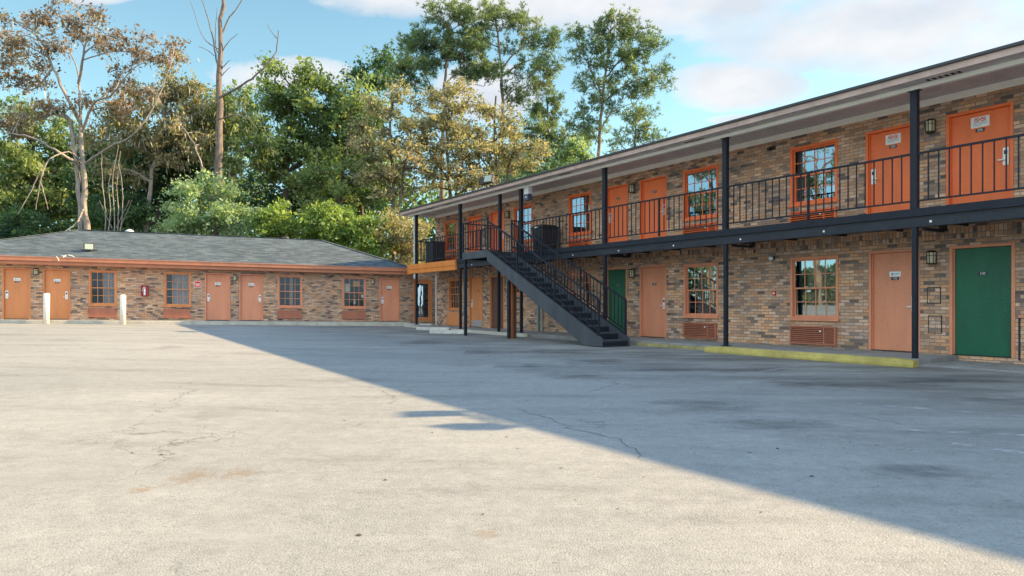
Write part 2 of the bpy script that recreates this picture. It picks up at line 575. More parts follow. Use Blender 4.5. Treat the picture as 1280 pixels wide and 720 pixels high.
# ------------------------------------------------------------------ the two-storey building
MAIN_P = (7.854, 14.122)
MAIN_RZ = math.atan2(-0.83654, 0.54791)
MX = np.array([0.54791, -0.83654])      # along the wall, towards the camera
MN = np.array([-0.83654, -0.54791])     # out of the wall, over the car park


def mw(s, t, z=0.0):
    p = np.array(MAIN_P) + MX * s + MN * t
    return (p[0], p[1], z)


def wall_with_openings(mb, x0, x1, z0, z1, openings, depth, mat, y=0.0):
    xs = sorted({x0, x1} | {v for o in openings for v in o[:2]})
    zs = sorted({z0, z1} | {v for o in openings for v in o[2:]})
    # long runs are cut so that a shear stays exact
    for i in range(len(xs) - 1):
        for j in range(len(zs) - 1):
            a, b, c, d = xs[i], xs[i + 1], zs[j], zs[j + 1]
            cx_, cz_ = (a + b) / 2, (c + d) / 2
            if any(o[0] < cx_ < o[1] and o[2] < cz_ < o[3] for o in openings):
                continue
            mb.add([(a, y, c), (b, y, c), (b, y, d), (a, y, d)], [(0, 1, 2, 3)], mat)
    for a, b, c, d in openings:
        q = y + depth
        mb.add([(a, y, c), (a, q, c), (a, q, d), (a, y, d)], [(0, 1, 2, 3)], mat)
        mb.add([(b, y, c), (b, q, c), (b, q, d), (b, y, d)], [(3, 2, 1, 0)], mat)
        mb.add([(a, y, d), (b, y, d), (b, q, d), (a, q, d)], [(3, 2, 1, 0)], mat)
        mb.add([(a, y, c), (b, y, c), (b, q, c), (a, q, c)], [(0, 1, 2, 3)], mat)


def make_door(bld, a, b, z0, z1, leaf, frame, handle="R", num=None, notice=None, tf=None, y=0.0, kick=False, lock=True, label=None, peep=False):
    fw = 0.055
    d = MB(tf)
    d.box(a + fw + .004, b - fw - .004, y + 0.062, y + 0.105, z0 + 0.012, z1 - fw - .004, leaf)
    door = d.build("door", bld, 0.003)
    if label:
        door["label"] = label
    fr = MB(tf)
    fr.box(a, a + fw, y - 0.014, y + 0.118, z0, z1, frame)
    fr.box(b - fw, b, y - 0.014, y + 0.118, z0, z1, frame)
    fr.box(a + fw, b - fw, y - 0.014, y + 0.118, z1 - fw, z1, frame)
    fr.box(a + fw, a + fw + .02, y + 0.03, y + 0.06, z0, z1 - fw, frame)
    fr.box(b - fw - .02, b - fw, y + 0.03, y + 0.06, z0, z1 - fw, frame)
    fr.build("door_frame", door, 0.004)
    th = MB(tf)
    th.box(a + fw, b - fw, y - 0.02, y + 0.11, z0 + .001, z0 + 0.012, M["ironb"])
    th.build("threshold", door)
    cx_ = (a + b) / 2
    if lock:
        hx = b - fw - 0.085 if handle == "R" else a + fw + 0.085
        s = -1 if handle == "R" else 1
        h = MB(tf)
        zc = z0 + 0.97
        h.box(hx - .048, hx + .048, y + .04, y + .0615, zc - .15, zc + .17, M["steel"])
        h.box(hx - .028, hx + .028, y + .034, y + .0398, zc + .05, zc + .12, M["black"])
        h.tube([(hx, y + .04, zc - .05), (hx, y + .0, zc - .05)], .012, M["steel"], 8)
        h.bar((hx - .01 * s, y + .0, zc - .05), (hx + .11 * s, y - .002, zc - .05), .018, .02, M["steel"])
        h.build("handle", door, 0.004)
    if peep:
        p = MB(tf)
        p.tube([(cx_ + .08, y + .0615, z0 + 1.5), (cx_ + .08, y + .05, z0 + 1.5)], .035, M["black"], 10)
        p.build("peephole", door)
    if num:
        p = MB(tf)
        zc = z0 + (1.545 if notice != "card" else 1.50)
        p.box(cx_ - .075, cx_ + .075, y + .054, y + .0615, zc - .032, zc + .032, M["black"])
        p.text(num, .066, cx_, y + .0525, zc, M["white"])
        p.build("number_plate", door)
    if notice == "nosmoke":
        p = MB(tf)
        zb = z0 + 1.60
        p.box(cx_ - .155, cx_ + .155, y + .056, y + .0615, zb, zb + .20, M["white"])
        for q in (-.052, .052):
            ring = [(cx_ + q + .042 * math.cos(t), y + .0545, zb + .145 + .036 * math.sin(t)) for t in np.linspace(0, 2 * math.pi, 15)]
            p.tube(ring, .0065, M["signred"], 5, False)
            p.bar((cx_ + q - .028, y + .053, zb + .17), (cx_ + q + .028, y + .053, zb + .12), .010, .004, M["signred"], (0, 1, 0))
            p.bar((cx_ + q - .022, y + .0543, zb + .145), (cx_ + q + .022, y + .0543, zb + .148), .012, .002, M["darkred"], (0, 1, 0))
        for k_, (w0, w1) in enumerate(((-.125, .125), (-.11, .12), (-.12, .02))):
            zz = zb + .085 - .026 * k_
            x = cx_ + w0
            while x < cx_ + w1:
                w = rnd.uniform(.016, .04)
                p.box(x, min(x + w, cx_ + w1), y + .0548, y + .056 - .0002, zz, zz + .013, M["greytext"])
                x += w + .010
        p.build("notice_board", door)
    if notice == "card":
        p = MB(tf)
        zb = z0 + 1.54
        p.box(cx_ - .115, cx_ + .115, y + .056, y + .0615, zb, zb + .105, M["white"])
        p.box(cx_ - .08, cx_ - .03, y + .0545, y + .0557, zb + .025, zb + .08, M["greytext"])
        p.box(cx_ - .015, cx_ + .085, y + .0545, y + .0557, zb + .05, zb + .068, M["greytext"])
        p.box(cx_ - .015, cx_ + .06, y + .0545, y + .0557, zb + .028, zb + .038, M["greytext"])
        p.build("notice_card", door)
    if kick:
        p = MB(tf)
        p.box(a + fw + .01, b - fw - .01, y + .057, y + .0615, z0 + .02, z0 + .29, M["chrome"])
        p.build("kick_plate", door)
    return door


def make_window(bld, a, b, z0, z1, frame, glass, tf=None, y=0.0, curtain=None, cols=4, rows=2, room=True, open_side=0.5, fw=0.062):
    fr = MB(tf)
    fr.box(a, a + fw, y - .018, y + .118, z0, z1, frame)
    fr.box(b - fw, b, y - .018, y + .118, z0, z1, frame)
    fr.box(a + fw, b - fw, y - .018, y + .118, z1 - fw, z1, frame)
    fr.box(a - .015, b + .015, y - .045, y + .118, z0 - .045, z0 - .001, frame)
    fr.box(a + fw, b - fw, y - .010, y + .118, z0, z0 + fw * .8, frame)
    w = fr.build("window", bld, 0.004)
    ia, ib, ic, id_ = a + fw, b - fw, z0 + fw * .8, z1 - fw
    mid = (ic + id_) / 2
    for lo, hi, yy in ((mid - .018, id_, y + .035), (ic, mid + .018, y + .068)):
        sh = MB(tf)
        sw = .032
        sh.box(ia, ia + sw, yy, yy + .026, lo, hi, frame)
        sh.box(ib - sw, ib, yy, yy + .026, lo, hi, frame)
        sh.box(ia + sw, ib - sw, yy, yy + .026, lo, lo + sw * 1.1, frame)
        sh.box(ia + sw, ib - sw, yy, yy + .026, hi - sw, hi, frame)
        ga, gb, gc, gd = ia + sw, ib - sw, lo + sw * 1.1, hi - sw
        for i in range(1, cols):
            x = ga + (gb - ga) * i / cols
            sh.box(x - .009, x + .009, yy + .004, yy + .022, gc, gd, frame)
        for i in range(1, rows):
            z = gc + (gd - gc) * i / rows
            sh.box(ga, gb, yy + .006, yy + .020, z - .009, z + .009, frame)
        sh.build("sash", w)
        g = MB(tf)
        g.add([(ga, yy + .013, gc), (gb, yy + .013, gc), (gb, yy + .013, gd), (ga, yy + .013, gd)], [(0, 1, 2, 3)], glass)
        g.build("pane", w)
    if curtain:
        mat, parts = curtain
        for x0, x1 in parts:
            c = MB(tf)
            X0, X1 = ia + (ib - ia) * x0, ia + (ib - ia) * x1
            n = max(6, int((X1 - X0) / .02))
            v, f = [], []
            for i in range(n + 1):
                x = X0 + (X1 - X0) * i / n
                yy = y + .17 + .022 * math.sin(i * 1.25) + .008 * math.sin(i * .37)
                v += [(x, yy, ic - .03), (x, yy + .004, id_ + .03)]
            f = [(2 * i, 2 * i + 2, 2 * i + 3, 2 * i + 1) for i in range(n)]
            c.add(v, f, mat)
            c.build("curtain", w, smooth=True)
    if room:
        r = MB(tf)
        q0, q1, h0, h1 = a - .02, b + .02, z0 - .05, z1 + .02
        yb = y + .75
        r.add([(q0, y + .125, h0), (q1, y + .125, h0), (q1, yb, h0), (q0, yb, h0), (q0, y + .125, h1), (q1, y + .125, h1), (q1, yb, h1), (q0, yb, h1)],
              [(0, 1, 2, 3), (7, 6, 5, 4), (3, 2, 6, 7), (0, 3, 7, 4), (2, 1, 5, 6)], M["dark"])
        r.build("room_lining", w)
    return w


def make_grille(bld, a, b, z0, z1, mat, tf=None, y=0.0, blank=False, side=False):
    y -= .055
    g = MB(tf)
    g.box(a, b, y - .012, y + .05, z0, z0 + .03, mat)
    g.box(a, b, y - .012, y + .05, z1 - .03, z1, mat)
    g.box(a, a + .03, y - .012, y + .05, z0 + .03, z1 - .03, mat)
    g.box(b - .03, b, y - .012, y + .05, z0 + .03, z1 - .03, mat)
    xr = b - .03 - (b - a) * .22
    if not blank:
        g.box(xr - .012, xr + .012, y - .012, y + .05, z0 + .03, z1 - .03, mat)
    o = g.build("air_conditioner", bld, 0.003)
    l = MB(tf)
    if blank:
        l.box(a + .03, b - .03, y + .0, y + .03, z0 + .03, z1 - .03, mat)
        n = int((b - a - .06) / .03)
        for i in range(n):
            x = a + .045 + i * .03
            l.box(x - .006, x + .006, y - .006, y - .0002, z0 + .04, z1 - .04, mat)
    else:
        n = max(5, int((z1 - z0 - .06) / .042))
        for i in range(n):
            z = z0 + .03 + (z1 - z0 - .06) * (i + .5) / n
            for x0, x1 in ((a + .03, xr - .012), (xr + .012, b - .03)):
                l.add([(x0, y - .010, z - .012), (x1, y - .010, z - .012), (x1, y + .03, z + .012), (x0, y + .03, z + .012),
                       (x0, y - .010, z - .005), (x1, y - .010, z - .005), (x1, y + .03, z + .019), (x0, y + .03, z + .019)],
                      [(0, 1, 2, 3), (7, 6, 5, 4), (0, 4, 5, 1), (2, 6, 7, 3)], mat)
        l.box(a + .03, b - .03, y + .035, y + .045, z0 + .03, z1 - .03, M["dark"])
        l.box(xr - .10, xr - .06, y - .016, y - .011, z1 - .13, z1 - .09, M["frost"])
    l.build("louvre_panel", o)
    return o


motel = empty("two_storey_motel", (MAIN_P[0], MAIN_P[1], 0.0), MAIN_RZ)
tag(motel, "long two storey brown brick motel with orange doors and black iron balcony", "building")

S0, S1, DEPTH = -20.75, 20.0, 9.0
UP_DOORS = [  # a, b, handle side, number, notice
    (1.03, 2.155, "R", "206", "nosmoke"), (-0.56, 0.53, "L", "204", "nosmoke"), (-7.40, -6.32, "R", "210", None),
    (-8.92, -7.90, "L", "212", None), (-15.95, -14.87, "R", "216", None), (-17.73, -16.67, "L", "218", None)]
UP_WIN = [(-2.37, -1.19), (-5.69, -4.49), (-10.82, -9.65), (-14.20, -12.97), (-19.87, -18.72)]
LO_DOORS = [
    (1.09, 2.18, "green", "tan", None, "100", None), (-0.495, 0.544, "tan", "tan", "R", "102", "card"),
    (-7.40, -6.33, "tan", "tan", "R", "108", None), (-8.94, -7.95, "green", "tan", None, "110", None),
    (-15.95, -14.90, "brown", "lorange", None, None, None), (-17.62, -16.52, "lorange", "lorange", "L", None, None)]
LO_WIN = [(-2.37, -1.17, .76), (-5.675, -4.489, .76), (-10.87, -9.65, .76), (-14.2, -13.0, 1.45), (-19.46, -18.43, .84)]
DTOP, DBOT = 2.80, 2.69

# --- walls
up_open = [(a, b, 2.82, 4.76) for a, b, *_ in UP_DOORS] + [(a, b, 3.41, 4.76) for a, b in UP_WIN]
lo_open = [(a, b, .13, 2.22) for a, b, *_ in LO_DOORS] + [(a, b, z, 2.19) for a, b, z in LO_WIN]
mb = MB()
wall_with_openings(mb, S0, S1, 2.70, 5.16, up_open, .12, M["brick"])
mb.add([(S0, 0, 2.70), (S0, DEPTH, 2.70), (S0, DEPTH, 5.16), (S0, 0, 5.16)], [(3, 2, 1, 0)], M["brick"])
mb.add([(S1, 0, 2.70), (S1, DEPTH, 2.70), (S1, DEPTH, 5.16), (S1, 0, 5.16)], [(0, 1, 2, 3)], M["brick"])
mb.add([(S0, DEPTH, -.2), (S1, DEPTH, -.2), (S1, DEPTH, 5.16), (S0, DEPTH, 5.16)], [(3, 2, 1, 0)], M["brick"])
mb.build("brick_wall", motel)
mb = MB()
wall_with_openings(mb, S0, S1, -.2, 2.66, lo_open, .12, M["brick"])
mb.add([(S0, 0, -.2), (S0, DEPTH, -.2), (S0, DEPTH, 2.66), (S0, 0, 2.66)], [(3, 2, 1, 0)], M["brick"])
mb.add([(S1, 0, -.2), (S1, DEPTH, -.2), (S1, DEPTH, 2.66), (S1, 0, 2.66)], [(0, 1, 2, 3)], M["brick"])
mb.build("brick_wall", motel)
mb = MB()
mb.box(S0 + .01, S1 - .01, -.006, .05, 2.36, 2.572, M["soldier"])
mb.build("soldier_course", motel)
# old wall openings bricked up between the two lower doors, and one beside the green door
for x0, x1, z0, z1 in ((.68, .92, 1.12, 1.42), (.70, .94, .54, .86)):
    mb = MB()
    for q in ((x0, x0 + .016, z0, z1), (x1, x1 + .016, z0, z1), (x0, x1 + .016, z1, z1 + .016), (x0, x1 + .016, z0 - .012, z0)):
        mb.box(q[0], q[1], -.008, .01, q[2], q[3], M["dark"])
    mb.box(x0 + .018, x1 - .002, -.012, .01, z0 + .002, z1 - .002, M["brick"])
    mb.build("bricked_opening", motel)
mb = MB()
mb.box(2.235, 2.42, -.03, .01, .86, .91, M["tan"])
mb.box(2.235, 2.262, -.02, .01, .1, .858, M["dark"])
mb.box(2.265, 2.42, -.012, .01, .1, .858, M["brick"])
mb.build("blocked_vent", motel)
mb = MB()
mb.box(S0 - .012, S0 + .11, -.014, .06, .12, 2.42, M["soffit2"])
mb.build("corner_board", motel)

# --- doors, windows, grilles
for a, b, hs, num, nt_ in UP_DOORS:
    make_door(motel, a, b, 2.82, 4.76, M["orange"], M["orange"], hs, num, nt_)
for i, (a, b, lf, frm, hs, num, nt_) in enumerate(LO_DOORS):
    lab = {"green": "dark green door", "brown": "dark brown door"}.get(lf)
    make_door(motel, a, b, .13, 2.22, M[lf], M[frm], hs or "R", num, nt_, lock=hs is not None, kick=(i == 5), label=lab, peep=(i == 5))
cur = [(M["curtain"], [(0.0, .16), (.84, 1.0)]), None, (M["curtain"], [(0.55, 1.0)]), (M["curtain"], [(0, .3)]), None]
for (a, b), c in zip(UP_WIN, cur):
    make_window(motel, a, b, 3.41, 4.76, M["orange"], M["glass"], curtain=c)
for i, (a, b, z) in enumerate(LO_WIN):
    make_window(motel, a, b, z, 2.19, M["tan"] if i < 4 else M["lorange"], M["glass"] if i < 3 else M["glass2"], curtain=(M["curtain"], [(.25, .9)]) if i in (0, 1) else None)
for a, b in UP_WIN:
    make_grille(motel, a + .02, b - .02, 2.95, 3.25, M["orange"])
for i, (a, b, z) in enumerate(LO_WIN):
    if i < 3:
        make_grille(motel, a + .02, b - .04, .18, .60, M["grille"])
mb = MB()
mb.box(-19.62, -18.38, -.03, .02, .14, .72, M["lorange"])
tag(mb.build("access_panel", motel, 0.004))

# --- deck
mb = MB()
mb.box(S0 + .05, S1, 0.0, -1.36, 2.70, DTOP, M["concrete"])
mb.build("balcony_floor", motel)
mb = MB()
mb.box(-16.15, S1, -1.42, -1.362, 2.69, DTOP + .035, M["iron"])
mb.box(-16.15, S1, -1.38, -1.30, 2.665, 2.689, M["black"])  # black strip standing in for the shadow between channel and beam
mb.build("deck_edge_channel", motel, 0.003)
mb = MB()
mb.box(-16.15, S1, -1.385, -1.26, 2.50, 2.664, M["ironb"])
for x in np.arange(-15.0, 19, 2.05):
    mb.box(x - .02, x + .02, -1.388, -1.3851, 2.56, 2.60, M["steel"])
mb.build("deck_beam", motel, 0.004)
mb = MB()
mb.box(S0 + .35, -16.2, -1.46, -1.362, 2.61, DTOP + .03, M["deckorange"])
mb.box(S0 + .35, -16.2, -1.44, -1.33, 2.43, 2.607, M["deckorange"])
mb.box(S0 + .06, S0 + .345, -1.44, -1.362, 2.43, DTOP + .03, M["deckorange"])
tag(mb.build("deck_fascia", motel, 0.004), "orange painted fascia board")
mb = MB()
for s_ in np.arange(-20.2, 19.5, 1.2):
    mb.box(s_ - .03, s_ + .03, -1.24, -.02, 2.58, 2.697, M["ironb"])
mb.build("deck_joist", motel)

POSTS = [-19.90, -15.93, -11.68, -7.40, -3.13, 1.12, 5.39, 9.66, 13.93, 18.2]
POST_T = 1.40
for i, s_ in enumerate(POSTS):
    up = MB()
    w = .06
    up.box(s_ - w, s_ + w, -POST_T - .025, -POST_T + .085, DTOP + .036, 4.985, M["iron"])
    up.box(s_ - w - .05, s_ + w + .05, -POST_T - .03, -POST_T + .09, 4.972, 4.984, M["black"])
    up.build("column", motel, 0.004)
    lo = MB()
    zb = 0.12 if s_ < .9 else 0.0
    if s_ < -16.2:
        zb = .2
    lo.box(s_ - .042, s_ + .042, -POST_T - .0, -POST_T + .084, zb, 2.499 if s_ > -16.2 else 2.42, M["iron"])
    lo.box(s_ - .09, s_ + .09, -POST_T - .05, -POST_T + .134, zb - .02, zb + .014, M["ironb"])
    lo.build("column", motel, 0.004)
    if -12 < s_ < 6:
        br = MB()
        br.box(s_ + .08, s_ + .13, -1.27, -.55, 2.44, 2.495, M["ironb"])
        br.box(s_ + .05, s_ + .16, -.60, -.50, 2.46, 2.575, M["black"])
        br.build("beam_bracket", motel, 0.003)
up = MB()
up.box(-13.02 - .05, -13.02 + .05, -POST_T - .02, -POST_T + .08, DTOP + .036, 4.985, M["iron"])
up.build("column", motel, 0.004)


# --- balcony railing: one panel per bay
def rail_panel(bld, p0, p1, n, z, mid=None, name="railing"):
    """p0,p1 in local (x,y); n spacings"""
    r = MB()
    r.bar((*p0, z + 1.005), (*p1, z + 1.005), .045, .036, M["iron"])
    r.bar((*p0, z + .145), (*p1, z + .145), .03, .03, M["iron"])
    p0, p1 = np.array(p0), np.array(p1)
    for i in range(1, n):
        q = p0 + (p1 - p0) * i / n
        w = .042 if (mid and i in mid) else .0185
        zb = z + .03 if (mid and i in mid) else z + .16
        r.box(q[0] - w / 2, q[0] + w / 2, q[1] - w / 2, q[1] + w / 2, zb, z + .988, M["iron"])
    return r.build(name, bld)


RY = -POST_T + .03
for i in range(len(POSTS) - 1):
    a, b = POSTS[i] + .06, POSTS[i + 1] - .06
    if i == 1:
        rail_panel(motel, (a, RY), (-13.08, RY), 15, DTOP + .03, (8,))
        continue
    rail_panel(motel, (a, RY), (b, RY), 24, DTOP + .03, (12,))
rail_panel(motel, (POSTS[0], RY + .06), (POSTS[0], -.02), 8, DTOP + .03)

# --- roof, soffit, beams
mb = MB()
EZ = 5.21
e0, e1, rid = -1.78, DEPTH + .8, DEPTH / 2
rz_ = EZ + 1.8  # hidden ridge raised so its shadow falls on the low wing's roof
a, b = S0 - .02, S1 + .3
v = [(a, e0, EZ), (b, e0, EZ), (b, rid, rz_), (a, rid, rz_), (b, e1, EZ), (a, e1, EZ),
     (a, e0, EZ - .04), (b, e0, EZ - .04), (b, e1, EZ - .04), (a, e1, EZ - .04)]
mb.add(v, [(0, 1, 2, 3), (3, 2, 4, 5), (0, 6, 7, 1), (5, 4, 8, 9), (6, 9, 8, 7), (0, 3, 5, 9, 6), (1, 7, 8, 4, 2)], M["roofing"])
mb.build("roof", motel)
mb = MB()
mb.box(a, b, e0 - .02, e0 - .001, EZ - .035, EZ + .012, M["roofedge"])
mb.build("drip_edge", motel)
mb = MB()
mb.box(a + .01, b, -1.755, -1.73, 5.055, EZ - .041, M["fascia"])
mb.box(a + .002, a + .022, -1.729, 0.0, 5.03, EZ - .041, M["soffit2"])
mb.build("fascia_board", motel, 0.003)
mb = MB()
mb.box(a + .023, b, -1.729, -1.421, 5.062, 5.075, M["soffit2"])
mb.box(a + .023, b, -1.319, -.026, 5.155, 5.168, M["soffit"])
for s_ in np.arange(-19.4, 19, 2.44):
    mb.box(s_ - .012, s_ + .012, -1.318, -.027, 5.150, 5.1548, M["soffit2"])
mb.build("soffit", motel)
mb = MB()
mb.box(a + .023, b, -1.42, -1.32, 4.985, 5.10, M["cream"])
mb.box(a + .023, a + .12, -1.319, 0, 5.02, 5.15, M["cream"])
mb.build("eaves_beam", motel, 0.004)
mb = MB()
mb.box(S0, S1, -.025, -.001, 5.02, 5.154, M["cream"])
mb.build("frieze_board", motel, 0.003)
for s_ in (1.7, -3.9, -9.0, -16.6, -18.2):
    mb = MB()
    mb.box(s_ - .32, s_ + .32, -1.66, -1.49, 5.05, 5.0615, M["soffit"])
    for k_ in range(6):
        mb.box(s_ - .28 + k_ * .1, s_ - .22 + k_ * .1, -1.64, -1.51, 5.0475, 5.0499, M["dark"])
    mb.build("soffit_vent", motel)

# --- sidewalk, kerb (structure)
mb = MB()
pts = [(-20.7, .125), (1.25, .125)]
mb.box(-20.7, 1.25, -1.48, 0.0, -.1, .118, M["concrete"])
sw = mb.build("sidewalk", None, 0.008)
sw.location = motel.location
sw.rotation_euler = motel.rotation_euler
tag(sw, kind="structure")
mb = MB()
mb.box(-5.9, -3.45, -1.60, -1.484, -.1, .075, M["yellowworn"])
mb.box(-3.448, 1.2, -1.56, -1.484, -.1, .07, M["concrete"])
kb = mb.build("kerb", None, 0.02)
kb.location, kb.rotation_euler = motel.location, motel.rotation_euler
tag(kb, kind="structure")
mb = MB()
mb.box(-20.7, -11.0, -1.60, -1.484, -.1, .113, M["kerb"])
kb = mb.build("kerb", None, 0.02)
kb.location, kb.rotation_euler = motel.location, motel.rotation_euler
tag(kb, kind="structure")
mb = MB()
mb.box(1.27, S1, -1.5, 0, -.1, .03, M["concrete"])
kb = mb.build("sidewalk", None, 0.006)
kb.location, kb.rotation_euler = motel.location, motel.rotation_euler
tag(kb, kind="structure")

# ------------------------------------------------------------------ exterior staircase
stair = empty("exterior_staircase", (MAIN_P[0], MAIN_P[1], 0.0), MAIN_RZ)
tag(stair, "dark steel staircase with iron handrails rising to the balcony landing", "staircase")
TI, TO = 1.98, 2.90          # inner and outer side, metres out from the wall
LS0, LS1, BS = -12.95, -11.35, -5.75
NST = 16
RISE = DTOP / NST
RUN = (BS - LS1) / (NST - 1)


def nose(i):   # i-th tread, 0 = lowest
    return BS - i * RUN, (i + 1) * RISE


for k_ in range(NST - 1):
    x, z = nose(k_)
    t = MB()
    t.box(x - RUN - .02, x, -TO + .03, -TI - .03, z - .035, z, M["stair"])
    t.box(x - .018, x, -TO + .03, -TI - .03, z - RISE + .02, z - .036, M["iron"])
    t.build("tread", stair, 0.003)
slope = RISE / RUN
for t_ in (TO, TI):
    st = MB()
    y0 = -t_ - .022 if t_ == TO else -t_ - .022
    top = lambda x: (BS - x) * slope + RISE + .07
    poly = [(BS + .02, 0.015), (BS + .02, top(BS + .02) - .02), (BS - .1, top(BS - .1)), (LS1, top(LS1) - .02), (LS1, top(LS1) - .38), (BS - .72, 0.015)]
    st.prism(list(reversed(poly)), y0, y0 + .045, M["stair"])
    st.bar((BS - .1, y0 + .0225, top(BS - .1) + .008), (LS1, y0 + .0225, top(LS1) - .01), .075, .014, M["iron"])
    st.build("stringer", stair, 0.003)
    # handrail with balusters
    hr = MB()
    hz = lambda x: (BS - x) * slope + RISE + .98
    hr.bar((BS - .12, -t_, hz(BS - .12)), (LS1, -t_, hz(LS1)), .045, .04, M["iron"])
    hr.bar((BS - .12, -t_, hz(BS - .12) - .80), (LS1, -t_, hz(LS1) - .80), .03, .026, M["iron"])
    n = 38
    for i in range(n + 1):
        x = BS - .12 + (LS1 - BS + .12) * i / n
        post = i in (0, 13, 26)
        w = .045 if post else .017
        lo_ = top(x) - .02 if post else hz(x) - .80
        hr.box(x - w / 2, x + w / 2, -t_ - w / 2, -t_ + w / 2, lo_, hz(x) - .015, M["iron"])
    hr.build("handrail", stair)
b = MB()
b.box(BS - .60, BS + .06, -TO + .025, -TI - .025, 0.0, .03, M["ironb"])
b.build("base_plate", stair)
lf = MB()
lf.box(LS0, LS1, -TO, -1.425, DTOP - .03, DTOP + .005, M["ironb"])
lf.box(LS0, LS1, -TO - .03, -TO - .001, DTOP - .20, DTOP + .04, M["stair"])
lf.box(LS0 - .03, LS0 - .001, -TO - .03, -1.425, DTOP - .20, DTOP + .04, M["ironb"])
lf.box(LS1 - .04, LS1, -TO, -1.425, DTOP - .20, DTOP - .031, M["ironb"])
lf.build("landing", stair, 0.003)


def newel(x, t_, z0, z1, w=.05, nm="newel_post"):
    q = MB()
    q.box(x - w / 2, x + w / 2, -t_ - w / 2, -t_ + w / 2, z0, z1, M["iron"])
    q.build(nm, stair, 0.003)


newel(LS0, TO, DTOP + .04, DTOP + 1.06)
newel(LS1 + .02, TO, DTOP + .041, DTOP + 1.10)
newel(LS1 + .02, TI, DTOP + .006, DTOP + 1.06)
rail_panel(stair, (LS0, -TO), (LS1, -TO), 9, DTOP + .03, name="landing_railing")
rail_panel(stair, (LS0, -TO), (LS0, -1.45), 8, DTOP + .03, name="landing_railing")
rail_panel(stair, (LS1, -TI), (LS1, -1.45), 4, DTOP + .03, name="landing_railing")
for x, t_ in ((LS0 + .06, TO - .06),):
    X = mw(x, t_)[0]
    newel(x, t_, gz(X) - .05, DTOP - .201, .085, "support_leg")
newel(-12.86, 1.52, .1, DTOP - .201, .085, "support_leg")
w = MB()
w.box(-10.72, -10.60, -2.56, -2.49, -.02, 1.92, M["iron"])
w.box(-10.72, -10.58, -2.487, -2.40, -.02, 1.92, M["wood"])
w.box(-10.70, -10.60, -2.397, -2.27, -.02, 1.92, M["brown"])
w.build("timber_prop", stair, 0.006)

# ------------------------------------------------------------------ single-storey building on the left
LP = (-19.773, 27.4)
LRZ = R(18.8)
LX = np.array([math.cos(LRZ), math.sin(LRZ)])
LN = np.array([LX[1], -LX[0]])


def fl(s):
    return .482 - .0142 * s


def shear(p):
    return (p[0], p[1], p[2] + fl(p[0]))


def lw(s, t, z=0.0):
    p = np.array(LP) + LX * s + LN * t
    return (p[0], p[1], z + fl(s))


low = empty("single_storey_motel", (LP[0], LP[1], 0.0), LRZ)
tag(low, "low single storey brick motel wing with grey shingled hip roof and orange gutter", "building")
A0, A1, LD = -3.2, 15.45, 8.4
L_DOORS = [(-.545, .423, "L", "126"), (.845, 1.80, "R", "124"), (6.842, 7.868, "L", "122"), (8.226, 9.22, "R", "120"), (14.34, 15.257, "L", "118")]
L_WIN = [(2.461, 3.48), (5.252, 6.305), (9.822, 10.883), (12.643, 13.713)]
mb = MB(shear)
ops = [(a, b, .0, 2.045) for a, b, *_ in L_DOORS] + [(a, b, .60, 2.045) for a, b in L_WIN]
wall_with_openings(mb, A0, A1, -.3, 2.45, ops, .12, M["brick"])
mb.add([(A0, 0, -.3), (A0, LD, -.3), (A0, LD, 2.45), (A0, 0, 2.45)], [(3, 2, 1, 0)], M["brick"])
mb.add([(A1, 0, -.3), (A1, LD, -.3), (A1, LD, 2.45), (A1, 0, 2.45)], [(0, 1, 2, 3)], M["brick"])
mb.add([(A0, LD, -.3), (A1, LD, -.3), (A1, LD, 2.45), (A0, LD, 2.45)], [(3, 2, 1, 0)], M["brick"])
mb.build("brick_wall", low)
for i, (a, b, hs, num) in enumerate(L_DOORS):
    make_door(low, a, b, 0, 2.045, M["lorange"] if i < 2 else M["tan"], M["lorange"] if i < 2 else M["tan"], hs, num, "card", tf=shear)
cu = [(M["curtaingrey"], [(.5, 1.0)]), (M["curtaingrey"], [(.28, 1.0)]), (M["curtain"], [(.52, .64)]), None]
for i, ((a, b), c) in enumerate(zip(L_WIN, cu)):
    w = make_window(low, a, b, .60, 2.045, M["lorange"] if i < 2 else M["tan"], M["glass3"], tf=shear, curtain=c, fw=.07)
    make_grille(low, a - .02, b - .03, .10, .47, M["grille"], tf=shear, blank=True)
    if i == 3:
        p = MB(shear)
        for (x0, x1, z0, z1, mt) in ((.08, .36, 1.35, 1.72, "poster3"), (.50, .80, 1.60, 1.85, "poster1"), (.55, .62, 1.1, 1.2, "poster2"),
                                     (.74, .86, 1.22, 1.34, "poster2"), (.86, 1.0, 1.08, 1.24, "poster3"), (.52, .6, .78, 1.0, "white")):
            p.box(a + x0, a + x1, .14, .146, z0, z1, M[mt])
        p.build("window_display", w)
# roof
mb = MB(shear)
RI0, RI1, RY_, RH = 1.08, 11.95, 4.2, 4.05
ev0, ev1, ey0, ey1, EZL = A0 - .4, 15.83, -.45, LD + .45, 2.51
v = [(ev0, ey0, EZL), (ev1, ey0, EZL), (ev1, ey1, EZL), (ev0, ey1, EZL), (RI0, RY_, RH), (RI1, RY_, RH)]
mb.add(v, [(0, 1, 5, 4), (1, 2, 5), (2, 3, 4, 5), (3, 0, 4), (3, 2, 1, 0)], M["shingle"])
mb.build("roof", low)
mb = MB(shear)
for p, q in ((v[0], v[4]), (v[1], v[5]), (v[4], v[5])):
    mb.bar((p[0], p[1], p[2] + .012), (q[0], q[1], q[2] + .012), .2, .02, M["shingle"])
mb.build("ridge_cap", low)
mb = MB(shear)
mb.box(ev0, ev1, ey0 - .10, ey0 - .002, 2.33, 2.495, M["gutter"])
mb.box(ev0, ev1, ey0 - .115, ey0 - .1005, 2.47, 2.503, M["gutter"])
mb.build("gutter", low, 0.01)
mb = MB(shear)
